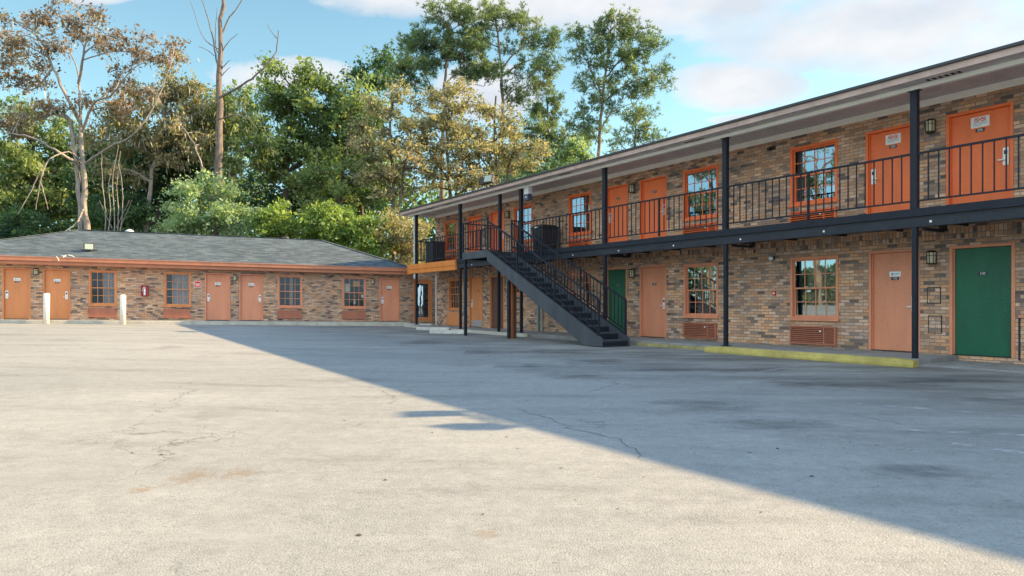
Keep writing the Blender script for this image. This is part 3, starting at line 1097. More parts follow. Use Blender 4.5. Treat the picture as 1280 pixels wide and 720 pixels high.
mb.box(ev0 + .02, ev1 - .06, ey0 + .0, ey0 + .03, 2.19, 2.44, M["gutter"])
mb.box(ev0 + .02, ev1 - .06, ey0 + .031, -.002, 2.19, 2.205, M["gutter"])
mb.build("fascia_board", low, 0.003)
for s_, y_ in ((3.05, 4.9), (10.2, 4.75)):
    mb = MB(shear)
    mb.tube([(s_, y_, 3.7), (s_, y_, 4.12), (s_, y_, 4.2), (s_, y_, 4.25)], [.2, .2, .16, .05], M["casegrey"] if s_ < 5 else M["bronze"], 12)
    mb.build("roof_vent", low, smooth=True)
# link wall with the glazed door
mb = MB(shear)
wall_with_openings(mb, A1 + .001, 18.4, -.3, 2.36, [(15.92, 16.84, 0, 2.0)], .12, M["brick"])
mb.box(A1 + .3, 18.4, .02, 1.6, 2.361, 2.42, M["roofing"])
mb.build("link_wall", low)
d = MB(shear)
for x0, x1, z0, z1 in ((15.97, 16.10, .01, 1.95), (16.66, 16.79, .01, 1.95), (16.101, 16.659, 1.80, 1.95), (16.101, 16.659, .01, .20)):
    d.box(x0, x1, .05, .09, z0, z1, M["lorange"])
gd = d.build("door", low, 0.004)
gd["label"] = "orange framed glass door"
d = MB(shear)
d.add([(16.1, .07, .2), (16.66, .07, .2), (16.66, .07, 1.8), (16.1, .07, 1.8)], [(0, 1, 2, 3)], M["glass"])
d.build("pane", gd)
d = MB(shear)
for x0, x1, z0, z1 in ((15.92, 15.968, 0, 2.0), (16.792, 16.84, 0, 2.0), (15.969, 16.791, 1.952, 2.0)):
    d.box(x0, x1, -.015, .118, z0, z1, M["lorange"])
d.build("door_frame", gd, 0.004)
d = MB(shear)
d.box(15.9, 16.86, .3, .32, 0, 2.1, M["dark"])
d.build("room_lining", gd)

# sidewalk of the wing
mb = MB(shear)
mb.box(A0, 15.6, -.95, 0, -.3, -.012, M["concrete"])
q = mb.build("sidewalk")
q.location, q.rotation_euler = low.location, low.rotation_euler
tag(q, kind="structure")
mb = MB(shear)
mb.box(A0 - .4, 15.6, -1.08, -.952, -.3, -.02, M["kerb"])
q = mb.build("kerb", None, 0.015)
q.location, q.rotation_euler = low.location, low.rotation_euler
tag(q, kind="structure")


# ------------------------------------------------------------------ fittings
def make_lamp():
    r = empty("wall_lamp", (0, 0, 0))
    b_ = MB()
    b_.box(-.05, .05, -.03, -.002, -.11, .13, M["bronze"])
    b_.build("back_plate", r, 0.004)
    s_ = MB()
    s_.tube([(0, -.085, -.11), (0, -.085, .09)], [.078, .082], M["amber"], 14)
    s_.build("lamp_shade", r, smooth=False)
    c = MB()
    c.tube([(0, -.085, .0905), (0, -.085, .105), (0, -.085, .135)], [.098, .092, .05], M["bronze"], 14)
    c.tube([(0, -.085, -.135), (0, -.085, -.1105)], [.084, .090], M["bronze"], 14)
    for a_ in np.arange(0, 2 * math.pi, math.pi / 4):
        x, y = .085 * math.cos(a_), -.085 + .085 * math.sin(a_)
        c.box(x - .006, x + .006, y - .006, y + .006, -.11, .09, M["bronze"])
    c.tube([(.086 * math.cos(t), -.085 + .086 * math.sin(t), .03) for t in np.linspace(0, 2 * math.pi, 17)], .006, M["bronze"], 5, False)
    c.build("lamp_cage", r)
    return r


lamp0 = make_lamp()
LG = "bronze wall lanterns between the doors"
lamps = [
    (mw(.78, 0, 4.60), MAIN_RZ, "bronze wall lantern on the balcony between the doors with white notices"),
    (mw(-7.66, 0, 4.56), MAIN_RZ, "upper wall lantern between two orange doors in the balcony's middle"),
    (mw(-14.55, 0, 4.53), MAIN_RZ, "upper wall lantern above the stair landing beside an orange door"),
    (mw(.80, 0, 2.02), MAIN_RZ, "lower wall lantern between a tan door and the large green door"),
    (mw(-7.66, 0, 2.02), MAIN_RZ, "lower wall lantern between green and tan doors by the foot of the stairs"),
    (mw(-14.50, 0, 2.02), MAIN_RZ, "lower wall lantern beside the dark brown door under the stairs"),
    (lw(.62, 0, 1.92), LRZ, "wall lantern between the two leftmost orange doors of the low wing"),
    (lw(8.06, 0, 1.88), LRZ, "wall lantern between the middle pair of doors of the low wing"),
    (lw(14.02, 0, 1.86), LRZ, "wall lantern beside the last door at the low wing's right end"),
]
for i, (p, rz, lab) in enumerate(lamps):
    o = lamp0 if i == 0 else copy_tree(lamp0)
    o.location, o.rotation_euler = p, (0, 0, rz)
    tag(o, lab, "wall lamp", LG)

# small round security light and sensors on the long wall
e = empty("security_light", mw(-3.40 + .55, 0, 2.20), MAIN_RZ)
tag(e, "small white globe light on the brick under the balcony beside a column", "light")
MB().tube([(0, -.002, 0), (0, -.04, 0)], .06, M["bronze"], 12).build("base_plate", e)
g = MB()
g.tube([(0, -.041, 0), (0, -.07, 0), (0, -.10, 0), (0, -.12, 0)], [.05, .062, .05, .02], M["frost"], 12)
g.build("globe", e, smooth=True)
e = empty("flood_bulb_holder", mw(-2.86, 0, 4.86), MAIN_RZ)
tag(e, "small dark bulb holder on the upper wall just under the cream frieze", "light")
MB().box(-.09, .09, -.03, -.002, -.05, .05, M["bronze"]).build("base_plate", e, 0.004)
MB().tube([(-.03, -.031, 0), (-.05, -.10, -.03)], [.02, .045], M["bronze"], 10).build("bulb", e)
e = empty("fire_call_point", mw(-2.80, 0, 1.36), MAIN_RZ)
tag(e, "tiny red and pale call point on the brick under the balcony", "call point")
MB().box(-.04, .04, -.03, -.002, -.055, .055, M["red"]).build("case", e, 0.004)
MB().box(-.02, .02, -.034, -.0305, -.02, .02, M["white"]).build("button", e)

# control box hanging by the column above the stairs
e = empty("control_box", mw(-11.26, 1.36, 4.55), MAIN_RZ)
tag(e, "white and navy control box fixed beside the column above the stairs", "control box")
b_ = MB()
b_.box(-.13, .13, -.09, .06, .20, .50, M["casegrey"])
b_.box(-.13, .13, -.092, -.0901, .27, .275, M["greytext"])
b_.box(-.13, .13, -.092, -.0901, .38, .385, M["greytext"])
b_.build("case", e, 0.01)
b_ = MB()
b_.box(-.125, .125, -.10, .06, 0.0, .195, M["navy"])
b_.box(-.05, .04, -.104, -.1001, .08, .12, M["casegrey"])
b_.build("meter_door", e, 0.01)
MB().box(-.28, -.131, -.02, .03, .12, .42, M["wood"]).build("bracket", e, 0.004)

mb = MB()
mb.tube([(-20.03, -1.40, 2.2), (-20.03, -1.40, 3.9), (-20.03, -1.40, 4.97)], .035, M["casegrey"], 10)
for z in (2.9, 4.3):
    mb.box(-20.08, -19.965, -1.445, -1.36, z, z + .03, M["casegrey"])
mb.build("downpipe", motel)
# conduit pipes below the stairs
mb = MB()
mb.tube([(-12.55, -.06, .12), (-12.55, -.06, 1.38)], .045, M["pipegreen"], 10)
mb.tube([(-12.30, -.06, .12), (-12.30, -.06, 1.30)], .03, M["pipegreen"], 10)
mb.build("downpipe", motel)


# floodlights on the roofs
def make_floodlight(name, loc, rz, heads):
    r = empty(name, loc, rz)
    a_ = MB()
    a_.box(-.12, .12, -.06, .06, 0, .04, M["bronze"])
    a_.tube([(0, 0, .04), (0, 0, .18)], .025, M["bronze"], 8)
    a_.bar((-.3, 0, .18), (.3, 0, .18), .04, .04, M["bronze"])
    a_.build("bracket", r)
    for x, yaw, tilt in heads:
        h = MB()
        h.box(-.17, .17, -.07, .07, -.13, .13, M["bronze"])
        h.box(-.19, .19, -.085, -.0705, -.15, .15, M["bronze"])
        for k_ in range(4):
            h.box(-.15, .15, .0705, .12, -.11 + k_ * .065, -.09 + k_ * .065, M["bronze"])
        ho = h.build("lamp_head", r, 0.004, loc=(x, -.05, .30))
        ho.rotation_euler = (tilt, 0, yaw)
        l_ = MB()
        l_.box(-.15, .15, -.090, -.0855, -.115, .115, M["lens"])
        l_.build("lens", ho)
    return r


f1 = make_floodlight("floodlight", mw(-13.5, 1.62, 5.22), MAIN_RZ, [(-.26, R(-35), R(-20)), (.24, R(25), R(-15))])
tag(f1, "twin headed floodlight on the long roof edge above the stairs", "floodlight", "roof floodlights")
f2 = make_floodlight("floodlight", lw(2.35, -.55, 2.72), LRZ, [(0, R(15), R(-12))])
tag(f2, "single floodlight on the grey shingled roof of the low wing", "floodlight", "roof floodlights")
f3 = make_floodlight("floodlight", mw(5.55, 1.60, 5.22), MAIN_RZ, [(-.42, R(-25), R(-20)), (.42, R(25), R(-20))])
tag(f3, "twin headed floodlight on the long roof edge nearest the camera", "floodlight", "roof floodlights")

# fire extinguisher cabinet and red sign on the wing
e = empty("extinguisher_cabinet", lw(4.54, 0, 1.24), LRZ)
tag(e, "dark red fire extinguisher cabinet on the low wing's brick wall", "fire cabinet")
b_ = MB()
b_.box(-.14, .14, -.14, -.10, -.24, -.21, M["darkred"])
for x0, x1, z0, z1 in ((-.14, -.11, -.21, .22), (.11, .14, -.21, .22), (-.11, .11, .19, .22)):
    b_.box(x0, x1, -.14, -.10, z0, z1, M["darkred"])
b_.box(-.14, .14, -.10, -.002, -.24, .22, M["darkred"])
b_.build("case", e, 0.003)
x_ = MB()
x_.tube([(0, -.118, -.20), (0, -.118, .02), (0, -.118, .06), (0, -.118, .10)], [.04, .04, .03, .014], M["white"], 10)
x_.bar((-.05, -.118, .12), (.03, -.118, .14), .02, .02, M["white"])
x_.tube([(-.05, -.118, .12), (-.08, -.118, .02), (-.07, -.118, -.05)], .01, M["white"], 6)
x_.build("extinguisher", e)
e = empty("wall_sign", lw(6.565, 0, 1.55), LRZ)
tag(e, "small square red sign with white lettering on the low wing's wall", "sign")
b_ = MB()
b_.box(-.13, .13, -.012, -.002, -.13, .13, M["white"])
b_.box(-.118, .118, -.015, -.0121, -.118, .118, M["signred"])
b_.build("panel", e)
t_ = MB()
t_.box(-.09, -.03, -.018, -.0152, -.01, .03, M["white"])
t_.box(-.02, .03, -.018, -.0152, -.03, .02, M["white"])
t_.box(.04, .09, -.018, -.0152, -.01, .03, M["white"])
t_.box(-.07, .07, -.018, -.0152, -.07, -.05, M["white"])
t_.build("lettering", e)

# pale twigs caught in the gutter
e = empty("fallen_twigs", lw(1.75, .52, 2.5), LRZ)
tag(e, "few pale broken twigs caught on the low wing's orange gutter", "twigs")
tw = MB()
for a_, b_ in (((-.30, 0, .02), (-.18, -.10, -.16)), ((-.12, 0, .06), (.05, -.06, .02)), ((-.05, -.05, .0), (.06, -.02, .10)), ((.12, 0, .10), (.34, -.05, .02))):
    tw.tube([a_, tuple((np.array(a_) + b_) / 2 + [0, 0, .02]), b_], [.022, .018, .01], M["bollard"], 6)
tw.build("twig", e)

# bins on the balcony
e = empty("trash_bin", mw(-11.45, .55, DTOP), MAIN_RZ)
tag(e, "black lidded trash bin standing on the balcony at the top of the stairs", "trash bin")
b_ = MB()
b_.add([(-.28, -.28, .04), (.28, -.28, .04), (.28, .28, .04), (-.28, .28, .04), (-.33, -.33, .86), (.33, -.33, .86), (.33, .33, .86), (-.33, .33, .86)],
       [(3, 2, 1, 0), (4, 5, 6, 7), (0, 1, 5, 4), (1, 2, 6, 5), (2, 3, 7, 6), (3, 0, 4, 7)], M["bin"])
for k_ in range(5):
    b_.box(-.24 + k_ * .11, -.20 + k_ * .11, -.33, -.30, .15, .8, M["bin"])
b_.build("body", e, 0.02)
b_ = MB()
b_.box(-.36, .36, -.36, .36, .862, .93, M["bin"])
b_.box(-.30, .30, -.30, .30, .931, .98, M["bin"])
b_.build("lid", e, 0.03)
MB().box(-.10, .10, -.372, -.361, .87, .91, M["white"]).build("label_plate", e)
e = empty("storage_cabinet", mw(-19.0, .9, DTOP), MAIN_RZ)
tag(e, "dark plastic cabinet behind the railing at the balcony's far end", "cabinet")
MB().box(-.34, .34, -.3, .3, .03, .92, M["bin"]).build("body", e, 0.02)
MB().box(-.36, .36, -.32, .32, .922, .965, M["bin"]).build("lid", e, 0.01)
MB().box(-.008, .008, -.306, -.3005, .06, .9, M["black"]).build("door_gap", e)


# wheel stops, bollards
def wheel_stop(length, loc, rz, mat, label, w=.19, h=.13):
    m_ = MB()
    n = 14
    prof = [(-w / 2, 0), (-w / 2, h * .35), (-w * .33, h * .95), (-w * .2, h), (w * .2, h), (w * .33, h * .95), (w / 2, h * .35), (w / 2, 0)]
    v, f = [], []
    r2 = random.Random(int(length * 100))
    for i in range(n + 1):
        x = -length / 2 + length * i / n
        k_ = .9 if i in (0, n) else 1
        for y, z in prof:
            v.append((x, y * k_ + r2.uniform(-.006, .006), z * k_ + (r2.uniform(-.008, .004) if z else 0)))
    P_ = len(prof)
    for i in range(n):
        for j in range(P_):
            j2 = (j + 1) % P_
            f.append((i * P_ + j, (i + 1) * P_ + j, (i + 1) * P_ + j2, i * P_ + j2))
    f.append(tuple(range(P_)))
    f.append(tuple(reversed(range(n * P_, (n + 1) * P_))))
    m_.add(v, f, mat)
    o = m_.build("wheel_stop", None, 0.012, loc=loc)
    o.rotation_euler = (0, 0, rz)
    return tag(o, label, "wheel stop", "concrete wheel stops")


wheel_stop(4.6, mw(-.86, 1.98, 0), MAIN_RZ, M["yellow"], "long worn yellow wheel stop in front of the lower windows", .22, .15)


def ground_pt(px, py):
    Y = 10.0
    for _ in range(60):
        X = (px - HX) / F_PX * Y
        Y = .5 * Y + .5 * (CAM_Z - gz(X)) * F_PX / (py - HY)
    return (X, Y, gz(X))


p = ground_pt(560, 417.2)
wheel_stop(1.35, p, R(-14), M["whitestop"], "chipped white wheel stop nearest the camera, by the stair legs")
p2 = mw(-16.9, 2.05)
wheel_stop(1.5, (p2[0], p2[1], gz(p2[0])), R(-24), M["whitestop"], "chipped white wheel stop in front of the narrow orange window panel")
p3 = lw(15.9, 1.35)
wheel_stop(1.3, (p3[0], p3[1], gz(p3[0])), R(-4), M["whitestop"], "pale wheel stop in front of the glazed orange door")

for i, (px, s_, lab) in enumerate(((64, 1.31, "white steel bollard in front of an orange door, leftmost of the pair"),
                                   (154, 3.95, "rust spotted white steel bollard in front of the wall near a window"))):
    x, y, _ = lw(s_, 1.28)
    m_ = MB()
    m_.tube([(0, 0, -.05), (0, 0, 1.15), (0, 0, 1.18), (0, 0, 1.195)], [.108, .108, .095, .04], M["bollard"], 20)
    o = m_.build("bollard", None, smooth=True, loc=(x, y, gz(x)))
    o.rotation_euler = (0, R(.8 - i * 1.2), i * 2.0)
    tag(o, lab, "bollard", "white steel bollards")
    for pp in o.data.polygons:
        if len(pp.vertices) > 4:
            pp.use_smooth = False

# worn bay lines on the paving
for i, (q0, q1) in enumerate((((1070, 505), (1300, 522)), ((1117, 537), (1300, 546)), ((1190, 555), (1300, 570)), ((945, 466), (1012, 455)))):
    a_, b_ = np.array(ground_pt(*q0)), np.array(ground_pt(*q1))
    d_ = (b_ - a_)[:2]
    d_ = d_ / np.linalg.norm(d_)
    n_ = np.array([-d_[1], d_[0]]) * .055
    m_ = MB()
    m_.add([(a_[0] - n_[0], a_[1] - n_[1], .005), (b_[0] - n_[0], b_[1] - n_[1], .005), (b_[0] + n_[0], b_[1] + n_[1], .005), (a_[0] + n_[0], a_[1] + n_[1], .005)], [(0, 1, 2, 3)], M["parkline"])
    tag(m_.build("bay_line"), kind="structure")

# stains on the paving
def stain_mat(name, col, amt):
    m, nt, b = new_mat(name)
    out = nt.nodes["Material Output"]
    tc = N(nt, "ShaderNodeTexCoord")
    ln = N(nt, "ShaderNodeVectorMath", operation="LENGTH")
    nt.links.new(tc.outputs["Object"], ln.inputs[0])
    info = N(nt, "ShaderNodeObjectInfo")
    ad = N(nt, "ShaderNodeVectorMath", operation="ADD")
    nt.links.new(tc.outputs["Object"], ad.inputs[0])
    nt.links.new(info.outputs["Location"], ad.inputs[1])
    n = N(nt, "ShaderNodeTexNoise", i_Scale=2.6, i_Detail=8, i_Roughness=0.68)
    nt.links.new(ad.outputs[0], n.inputs["Vector"])
    v = math_(nt, "MULTIPLY_ADD", n.outputs["Fac"], 1.9, math_(nt, "MULTIPLY_ADD", ln.outputs["Value"], -1.0, -.28))
    r = ramp(nt, [(0.0, g3(0.0)), (0.75, g3(amt))])
    nt.links.new(v, r.inputs[0])
    b.inputs["Base Color"].default_value = (*col, 1)
    b.inputs["Roughness"].default_value = 0.75
    tr = N(nt, "ShaderNodeBsdfTransparent")
    mx = N(nt, "ShaderNodeMixShader")
    nt.links.new(r.outputs[0], mx.inputs[0])
    nt.links.new(tr.outputs[0], mx.inputs[1])
    nt.links.new(b.outputs[0], mx.inputs[2])
    nt.links.new(mx.outputs[0], out.inputs[0])
    return m


RUST, OIL, PALE = stain_mat("rust_stain", (.33, .22, .10), .34), stain_mat("oil_stain", (.05, .052, .05), .34), stain_mat("pale_patch", (.45, .45, .42), .5)
for px, py, rx, ry, mt in ((240, 597, .22, .34, RUST), (300, 592, .20, .26, RUST), (176, 613, .16, .14, RUST), (610, 668, .12, .1, RUST), (1258, 626, .05, .05, RUST),
                           (915, 463, 1.1, .5, OIL), (830, 462, .7, .35, OIL), (1090, 482, 1.3, .55, OIL), (1180, 476, 1.2, .6, OIL), (1010, 480, .8, .4, OIL), (700, 440, 1.0, .9, OIL),
                           (600, 440, .8, 1.0, OIL), (1240, 500, .9, .4, OIL), (960, 530, .6, .4, OIL), (880, 505, .7, .5, OIL), (720, 470, .6, .6, OIL), (530, 428, .8, 1.0, OIL), (1150, 590, .4, .3, OIL),
                           (745, 452, .9, .7, OIL), (660, 458, .7, .6, OIL), (300, 672, .5, .35, PALE), (60, 590, .8, .7, PALE), (620, 680, .45, .3, PALE), (450, 560, .9, .7, PALE)):
    c_ = ground_pt(px, py)
    m_ = MB()
    k_ = 20
    m_.add([(1.35 * math.cos(2 * math.pi * q / k_), 1.35 * math.sin(2 * math.pi * q / k_), 0) for q in range(k_)], [tuple(range(k_))], mt)
    o = m_.build("paving_stain", None, loc=(c_[0], c_[1], c_[2] + .0025 + .0001 * (px % 9)))
    if mt is OIL:
        rx, ry = rx * 1.7, ry * 1.5
    o.scale = (rx, ry, 1)
    o.rotation_euler = (0, -.0185 * 0 if c_[0] > -1 else math.atan(.0185), 0)
    tag(o, kind="structure")

# cracks in the paving
CR = flat("crack_dirt", (0.085, 0.08, 0.07), 0.95)
for pts in (((640, 505), (690, 495), (740, 489), (770, 480), (765, 474)), ((730, 474), (790, 482), (855, 485), (920, 492), (985, 494)),
            ((645, 510), (715, 535), (770, 550), (805, 562), (797, 582)), ((435, 480), (475, 487), (495, 500), (485, 508)),
            ((520, 489), (560, 484), (640, 474), (700, 470)), ((960, 505), (1040, 512), (1120, 530), (1210, 536))):
    w_ = [np.array(ground_pt(*q)) for q in pts]
    fine = []
    for p_, q_ in zip(w_[:-1], w_[1:]):
        n_ = max(3, int(np.linalg.norm(q_ - p_) / .10))
        for k_ in range(n_):
            fine.append(p_ + (q_ - p_) * k_ / n_ + np.array([rnd.gauss(0, .03), rnd.gauss(0, .03), 0]))
    m_ = MB()
    v, f = [], []
    for k_, p_ in enumerate(fine):
        d_ = fine[min(k_ + 1, len(fine) - 1)] - fine[max(k_ - 1, 0)]
        n_ = np.array([-d_[1], d_[0], 0]) / (np.linalg.norm(d_[:2]) + 1e-6)
        h_ = rnd.uniform(.0005, .0055) * min(1, k_ / 3, (len(fine) - 1 - k_) / 3 + .1)
        z_ = gz(p_[0]) + .0035
        v += [(p_[0] + n_[0] * h_, p_[1] + n_[1] * h_, z_), (p_[0] - n_[0] * h_, p_[1] - n_[1] * h_, z_)]
    f = [(2 * k_, 2 * k_ + 1, 2 * k_ + 3, 2 * k_ + 2) for k_ in range(len(fine) - 1)]
    m_.add(v, f, CR)
    tag(m_.build("paving_crack"), kind="structure")

# a weed at the foot of the near column
# ------------------------------------------------------------------ vegetation
rng = np.random.default_rng(11)
LM = {
    "oak": leaf_mat("oak_leaves", [(0, (0.043, 0.086, 0.037)), (.45, (0.146, 0.212, 0.085)), (1, (0.324, 0.389, 0.169))]),
    "dark": leaf_mat("dark_leaves", [(0, (0.019, 0.051, 0.034)), (.5, (0.059, 0.122, 0.059)), (1, (0.151, 0.231, 0.101))]),
    "bright": leaf_mat("bright_leaves", [(0, (.055, .105, .028)), (.5, (.17, .26, .065)), (1, (.34, .43, .13))], .4),
    "pale": leaf_mat("pale_leaves", [(0, (0.097, 0.158, 0.092)), (.5, (0.238, 0.340, 0.194)), (1, (0.432, 0.535, 0.355))]),
    "olive": leaf_mat("olive_autumn_leaves", [(0, (.12, .125, .08)), (.4, (.23, .23, .13)), (.75, (.36, .32, .20)), (1, (.43, .35, .25))], .4),
    "brown": leaf_mat("russet_leaves", [(0, (0.074, 0.055, 0.042)), (.4, (0.197, 0.133, 0.084)), (.75, (0.295, 0.202, 0.132)), (1, (0.230, 0.248, 0.180))], .3),
    "pine": leaf_mat("pine_needles", [(0, (0.028, 0.068, 0.044)), (.5, (0.112, 0.171, 0.088)), (1, (0.288, 0.342, 0.150))], .4),
    "litter": leaf_mat("dry_leaf_litter", [(0, (.05, .035, .02)), (1, (.16, .10, .05))], .1),
    "moss": leaf_mat("grey_moss", [(0, (0.189, 0.196, 0.142)), (1, (0.486, 0.459, 0.351))], .25),
}
BK = {
    "grey": bark_mat("grey_bark", (.13, .11, .09), (.40, .35, .30)),
    "dark": bark_mat("dark_bark", (.045, .036, .03), (.15, .12, .095)),
    "pine": bark_mat("pine_bark", (.10, .07, .05), (.30, .22, .165)),
    "dead": bark_mat("dead_wood", (.07, .055, .045), (.24, .19, .155)),
}


def raw_mesh(name, V, F, mat, parent, smooth=False):
    me = bpy.data.meshes.new(name)
    k = F.shape[1]
    me.vertices.add(len(V))
    me.vertices.foreach_set("co", np.ascontiguousarray(V, np.float32).ravel())
    me.loops.add(F.size)
    me.loops.foreach_set("vertex_index", np.ascontiguousarray(F, np.int32).ravel())
    me.polygons.add(len(F))
    me.polygons.foreach_set("loop_start", np.arange(0, F.size, k, dtype=np.int32))
    me.polygons.foreach_set("loop_total", np.full(len(F), k, np.int32))
    if smooth:
        me.polygons.foreach_set("use_smooth", np.ones(len(F), bool))
    me.materials.append(mat)
    me.update()
    me.validate()
    o = bpy.data.objects.new(name, me)
    COL.objects.link(o)
    o.parent = parent
    return o


def tubes(paths, k=6):
    Vs, Fs, o = [], [], 0
    for P, rad in paths:
        P = np.asarray(P, float)
        n = len(P)
        T = np.gradient(P, axis=0)
        T /= np.linalg.norm(T, axis=1, keepdims=True) + 1e-9
        ref = np.array([0.3, 1.0, 0.1])
        S = np.cross(T, ref)
        S /= np.linalg.norm(S, axis=1, keepdims=True) + 1e-9
        U = np.cross(S, T)
        a = np.arange(k) * 2 * np.pi / k
        ring = (S[:, None, :] * np.cos(a)[None, :, None] + U[:, None, :] * np.sin(a)[None, :, None]) * np.asarray(rad)[:, None, None]
        Vs.append((P[:, None, :] + ring).reshape(-1, 3))
        i, j = np.meshgrid(np.arange(n - 1), np.arange(k), indexing="ij")
        j2 = (j + 1) % k
        Fs.append((np.stack([i * k + j, i * k + j2, (i + 1) * k + j2, (i + 1) * k + j], -1).reshape(-1, 4)) + o)
        o += n * k
    return np.concatenate(Vs), np.concatenate(Fs)


def curve(pts, n=10, wob=0.0):
    """smooth path through points"""
    pts = np.asarray(pts, float)
    t = np.r_[0, np.cumsum(np.linalg.norm(np.diff(pts, axis=0), axis=1))]
    tt = np.linspace(0, t[-1], n)
    m = np.gradient(pts, t, axis=0)
    out = []
    for q in tt:
        i = min(np.searchsorted(t, q, side="right") - 1, len(t) - 2)
        h = t[i + 1] - t[i]
        u = (q - t[i]) / h
        out.append((2 * u**3 - 3 * u**2 + 1) * pts[i] + (u**3 - 2 * u**2 + u) * h * m[i] + (-2 * u**3 + 3 * u**2) * pts[i + 1] + (u**3 - u**2) * h * m[i + 1])
    out = np.array(out)
    if wob:
        w = rng.normal(0, wob, out.shape)
        w[0] = w[-1] = 0
        out += w
    return out


def unit(n):
    v = rng.normal(size=(n, 3))
    return v / np.linalg.norm(v, axis=1, keepdims=True)


def diamonds(C, D, L, W):
    """leaf blades at C, along D, half length L, half width W"""
    n = len(C)
    A = np.cross(D, unit(n))
    A /= np.linalg.norm(A, axis=1, keepdims=True) + 1e-9
    L = np.broadcast_to(np.asarray(L, float), (n,))[:, None]
    W = np.broadcast_to(np.asarray(W, float), (n,))[:, None]
    V = np.stack([C - D * L, C + A * W - D * L * .1, C + D * L, C - A * W - D * L * .1], 1).reshape(-1, 3)
    return V, np.arange(4 * n).reshape(n, 4)


def plant(name, label, cat, group, base, trunks, limbs, clumps, leaf, bark, dens=1.0, size=.14, twigs=9, style="leaf", moss=0, trunk_name="trunk", crown_name="crown", clump_flat=.75, limb_r=.05, bare=0.0):
    """trunks/limbs: [(world points, r0, r1)], clumps: [(centre, radius)]"""
    base = np.asarray(base, float)
    root = empty(name, base)
    tag(root, label, cat, group)
    paths, sk, skr = [], [], []
    for pts, r0, r1 in list(trunks) + list(limbs):
        n = max(8, int(len(pts) * 4))
        P = curve([np.asarray(p) - base for p in pts], n)
        P[1:-1] += rng.normal(0, min(.05, r0 * .25), P[1:-1].shape)
        r = np.linspace(r0, r1, n)
        paths.append((P, r))
        sk.append(P)
        skr.append(r)
    SK, SR = np.concatenate(sk), np.concatenate(skr)
    LV, LF, off = [], [], 0
    tw_pts, tw_dir = [], []
    for c, r in clumps:
        c = np.asarray(c) - base
        d = SK - c
        dist = np.linalg.norm(d, axis=1) + np.maximum(0, d[:, 2] + .3 * r) * 2.5 + (SR < .02) * 1.0
        i = int(np.argmin(dist + rng.uniform(0, .15 * r, len(dist))))
        a = SK[i]
        mid = (a + c) / 2 + np.array([0, 0, .12 * np.linalg.norm(c - a)]) + rng.normal(0, .08 * r, 3)
        P = curve([a, mid, c], 8, .03 * r)
        ra = min(SR[i] * .7, limb_r + .025 * np.linalg.norm(c - a))
        paths.append((P, np.linspace(max(ra, .02), .018, 8)))
        nt_ = max(3, int(twigs * r ** 1.3))
        ends = unit(nt_) * (r * rng.uniform(.55, 1.05, nt_))[:, None]
        ends[:, 2] *= clump_flat
        ends[:, 2] += .1 * r
        for e_ in ends:
            s_ = P[rng.integers(4, 8)]
            q = c + e_
            m_ = (s_ + q) / 2 + rng.normal(0, .1 * r, 3)
            tp = curve([s_, m_, q], 5)
            paths.append((tp, np.linspace(.018, .006, 5)))
            tw_pts.append(tp[1:])
            dd = q - s_
            tw_dir.append(dd / (np.linalg.norm(dd) + 1e-6))
    V, F = tubes(paths, 6)
    raw_mesh(trunk_name, V, F, BK[bark], root, True)
    if tw_pts:
        TP = np.stack(tw_pts)               # twigs, 4, 3
        TD = np.stack(tw_dir)
        nt_ = len(TP)
        if style == "leaf":
            m_ = max(1, int(44 * dens))
            k = rng.integers(0, 4, (nt_, m_))
            C = TP[np.arange(nt_)[:, None], k].reshape(-1, 3)
            keep = np.repeat(rng.uniform(size=nt_) > bare, m_)
            C = C[keep]
            C = C + rng.normal(0, 1, C.shape) * np.array([.20, .20, .13]) * (1.3 if size > .12 else 1)
            D = unit(len(C))
            D[:, 2] -= .35
            D /= np.linalg.norm(D, axis=1, keepdims=True)
            s_ = size * .72 * np.exp(rng.normal(0, .42, len(C)))
            V, F = diamonds(C, D, s_, s_ * .55)
        else:                               # needle tufts
            m_ = max(1, int(3 * dens))
            C0 = (TP[:, 1:4].reshape(-1, 3)[:, None, :] + rng.normal(0, .16, (nt_ * 3, m_, 3))).reshape(-1, 3)
            D0 = np.repeat(np.repeat(TD, 3, 0), m_, 0) * .55 + np.array([0, 0, .45])
            nb = 9
            D = np.repeat(D0, nb, 0) + unit(len(C0) * nb) * .95
            D /= np.linalg.norm(D, axis=1, keepdims=True)
            L = size * rng.uniform(.7, 1.3, len(D))
            C = np.repeat(C0, nb, 0) + D * L[:, None]
            V, F = diamonds(C, D, L, L * .16)
        cr = raw_mesh(crown_name, V, F, LM[leaf], root)
        if moss:
            sel = rng.integers(0, nt_, moss)
            C = TP[sel, rng.integers(0, 4, moss)] + rng.normal(0, .25, (moss, 3))
            L = rng.uniform(.1, .3, moss)
            C[:, 2] -= L
            D = np.tile([0, 0, -1.0], (moss, 1)) + rng.normal(0, .18, (moss, 3))
            V, F = diamonds(C, D, L, .035)
            tag(raw_mesh("hanging_moss", V, F, LM["moss"], root), kind="stuff")
    return root


def px_clumps(Y, ell, depth=.8):
    """ellipses of the crown (px at distance Y) -> leaf clumps in space"""
    out = []
    for cx_, cy_, rx, ry, n, rm in ell:
        c = at(cx_, cy_, Y)
        a, b_ = rx / F_PX * Y, ry / F_PX * Y
        pts = []
        for _ in range(n * 12):
            u = unit(1)[0] * rng.uniform(.25, 1) ** .5
            p = c + u * np.array([a, min(a, b_ * 1.3) * depth, b_])
            r = rm * rng.uniform(.75, 1.25)
            if all(np.linalg.norm(p - q[0]) > .62 * (r + q[1]) for q in pts):
                pts.append((p, r))
            if len(pts) >= n:
                break
        out += pts
    return out


def gb(px, Y):
    X = (px - HX) / F_PX * Y
    return np.array([X, Y, gz(X) - .05])


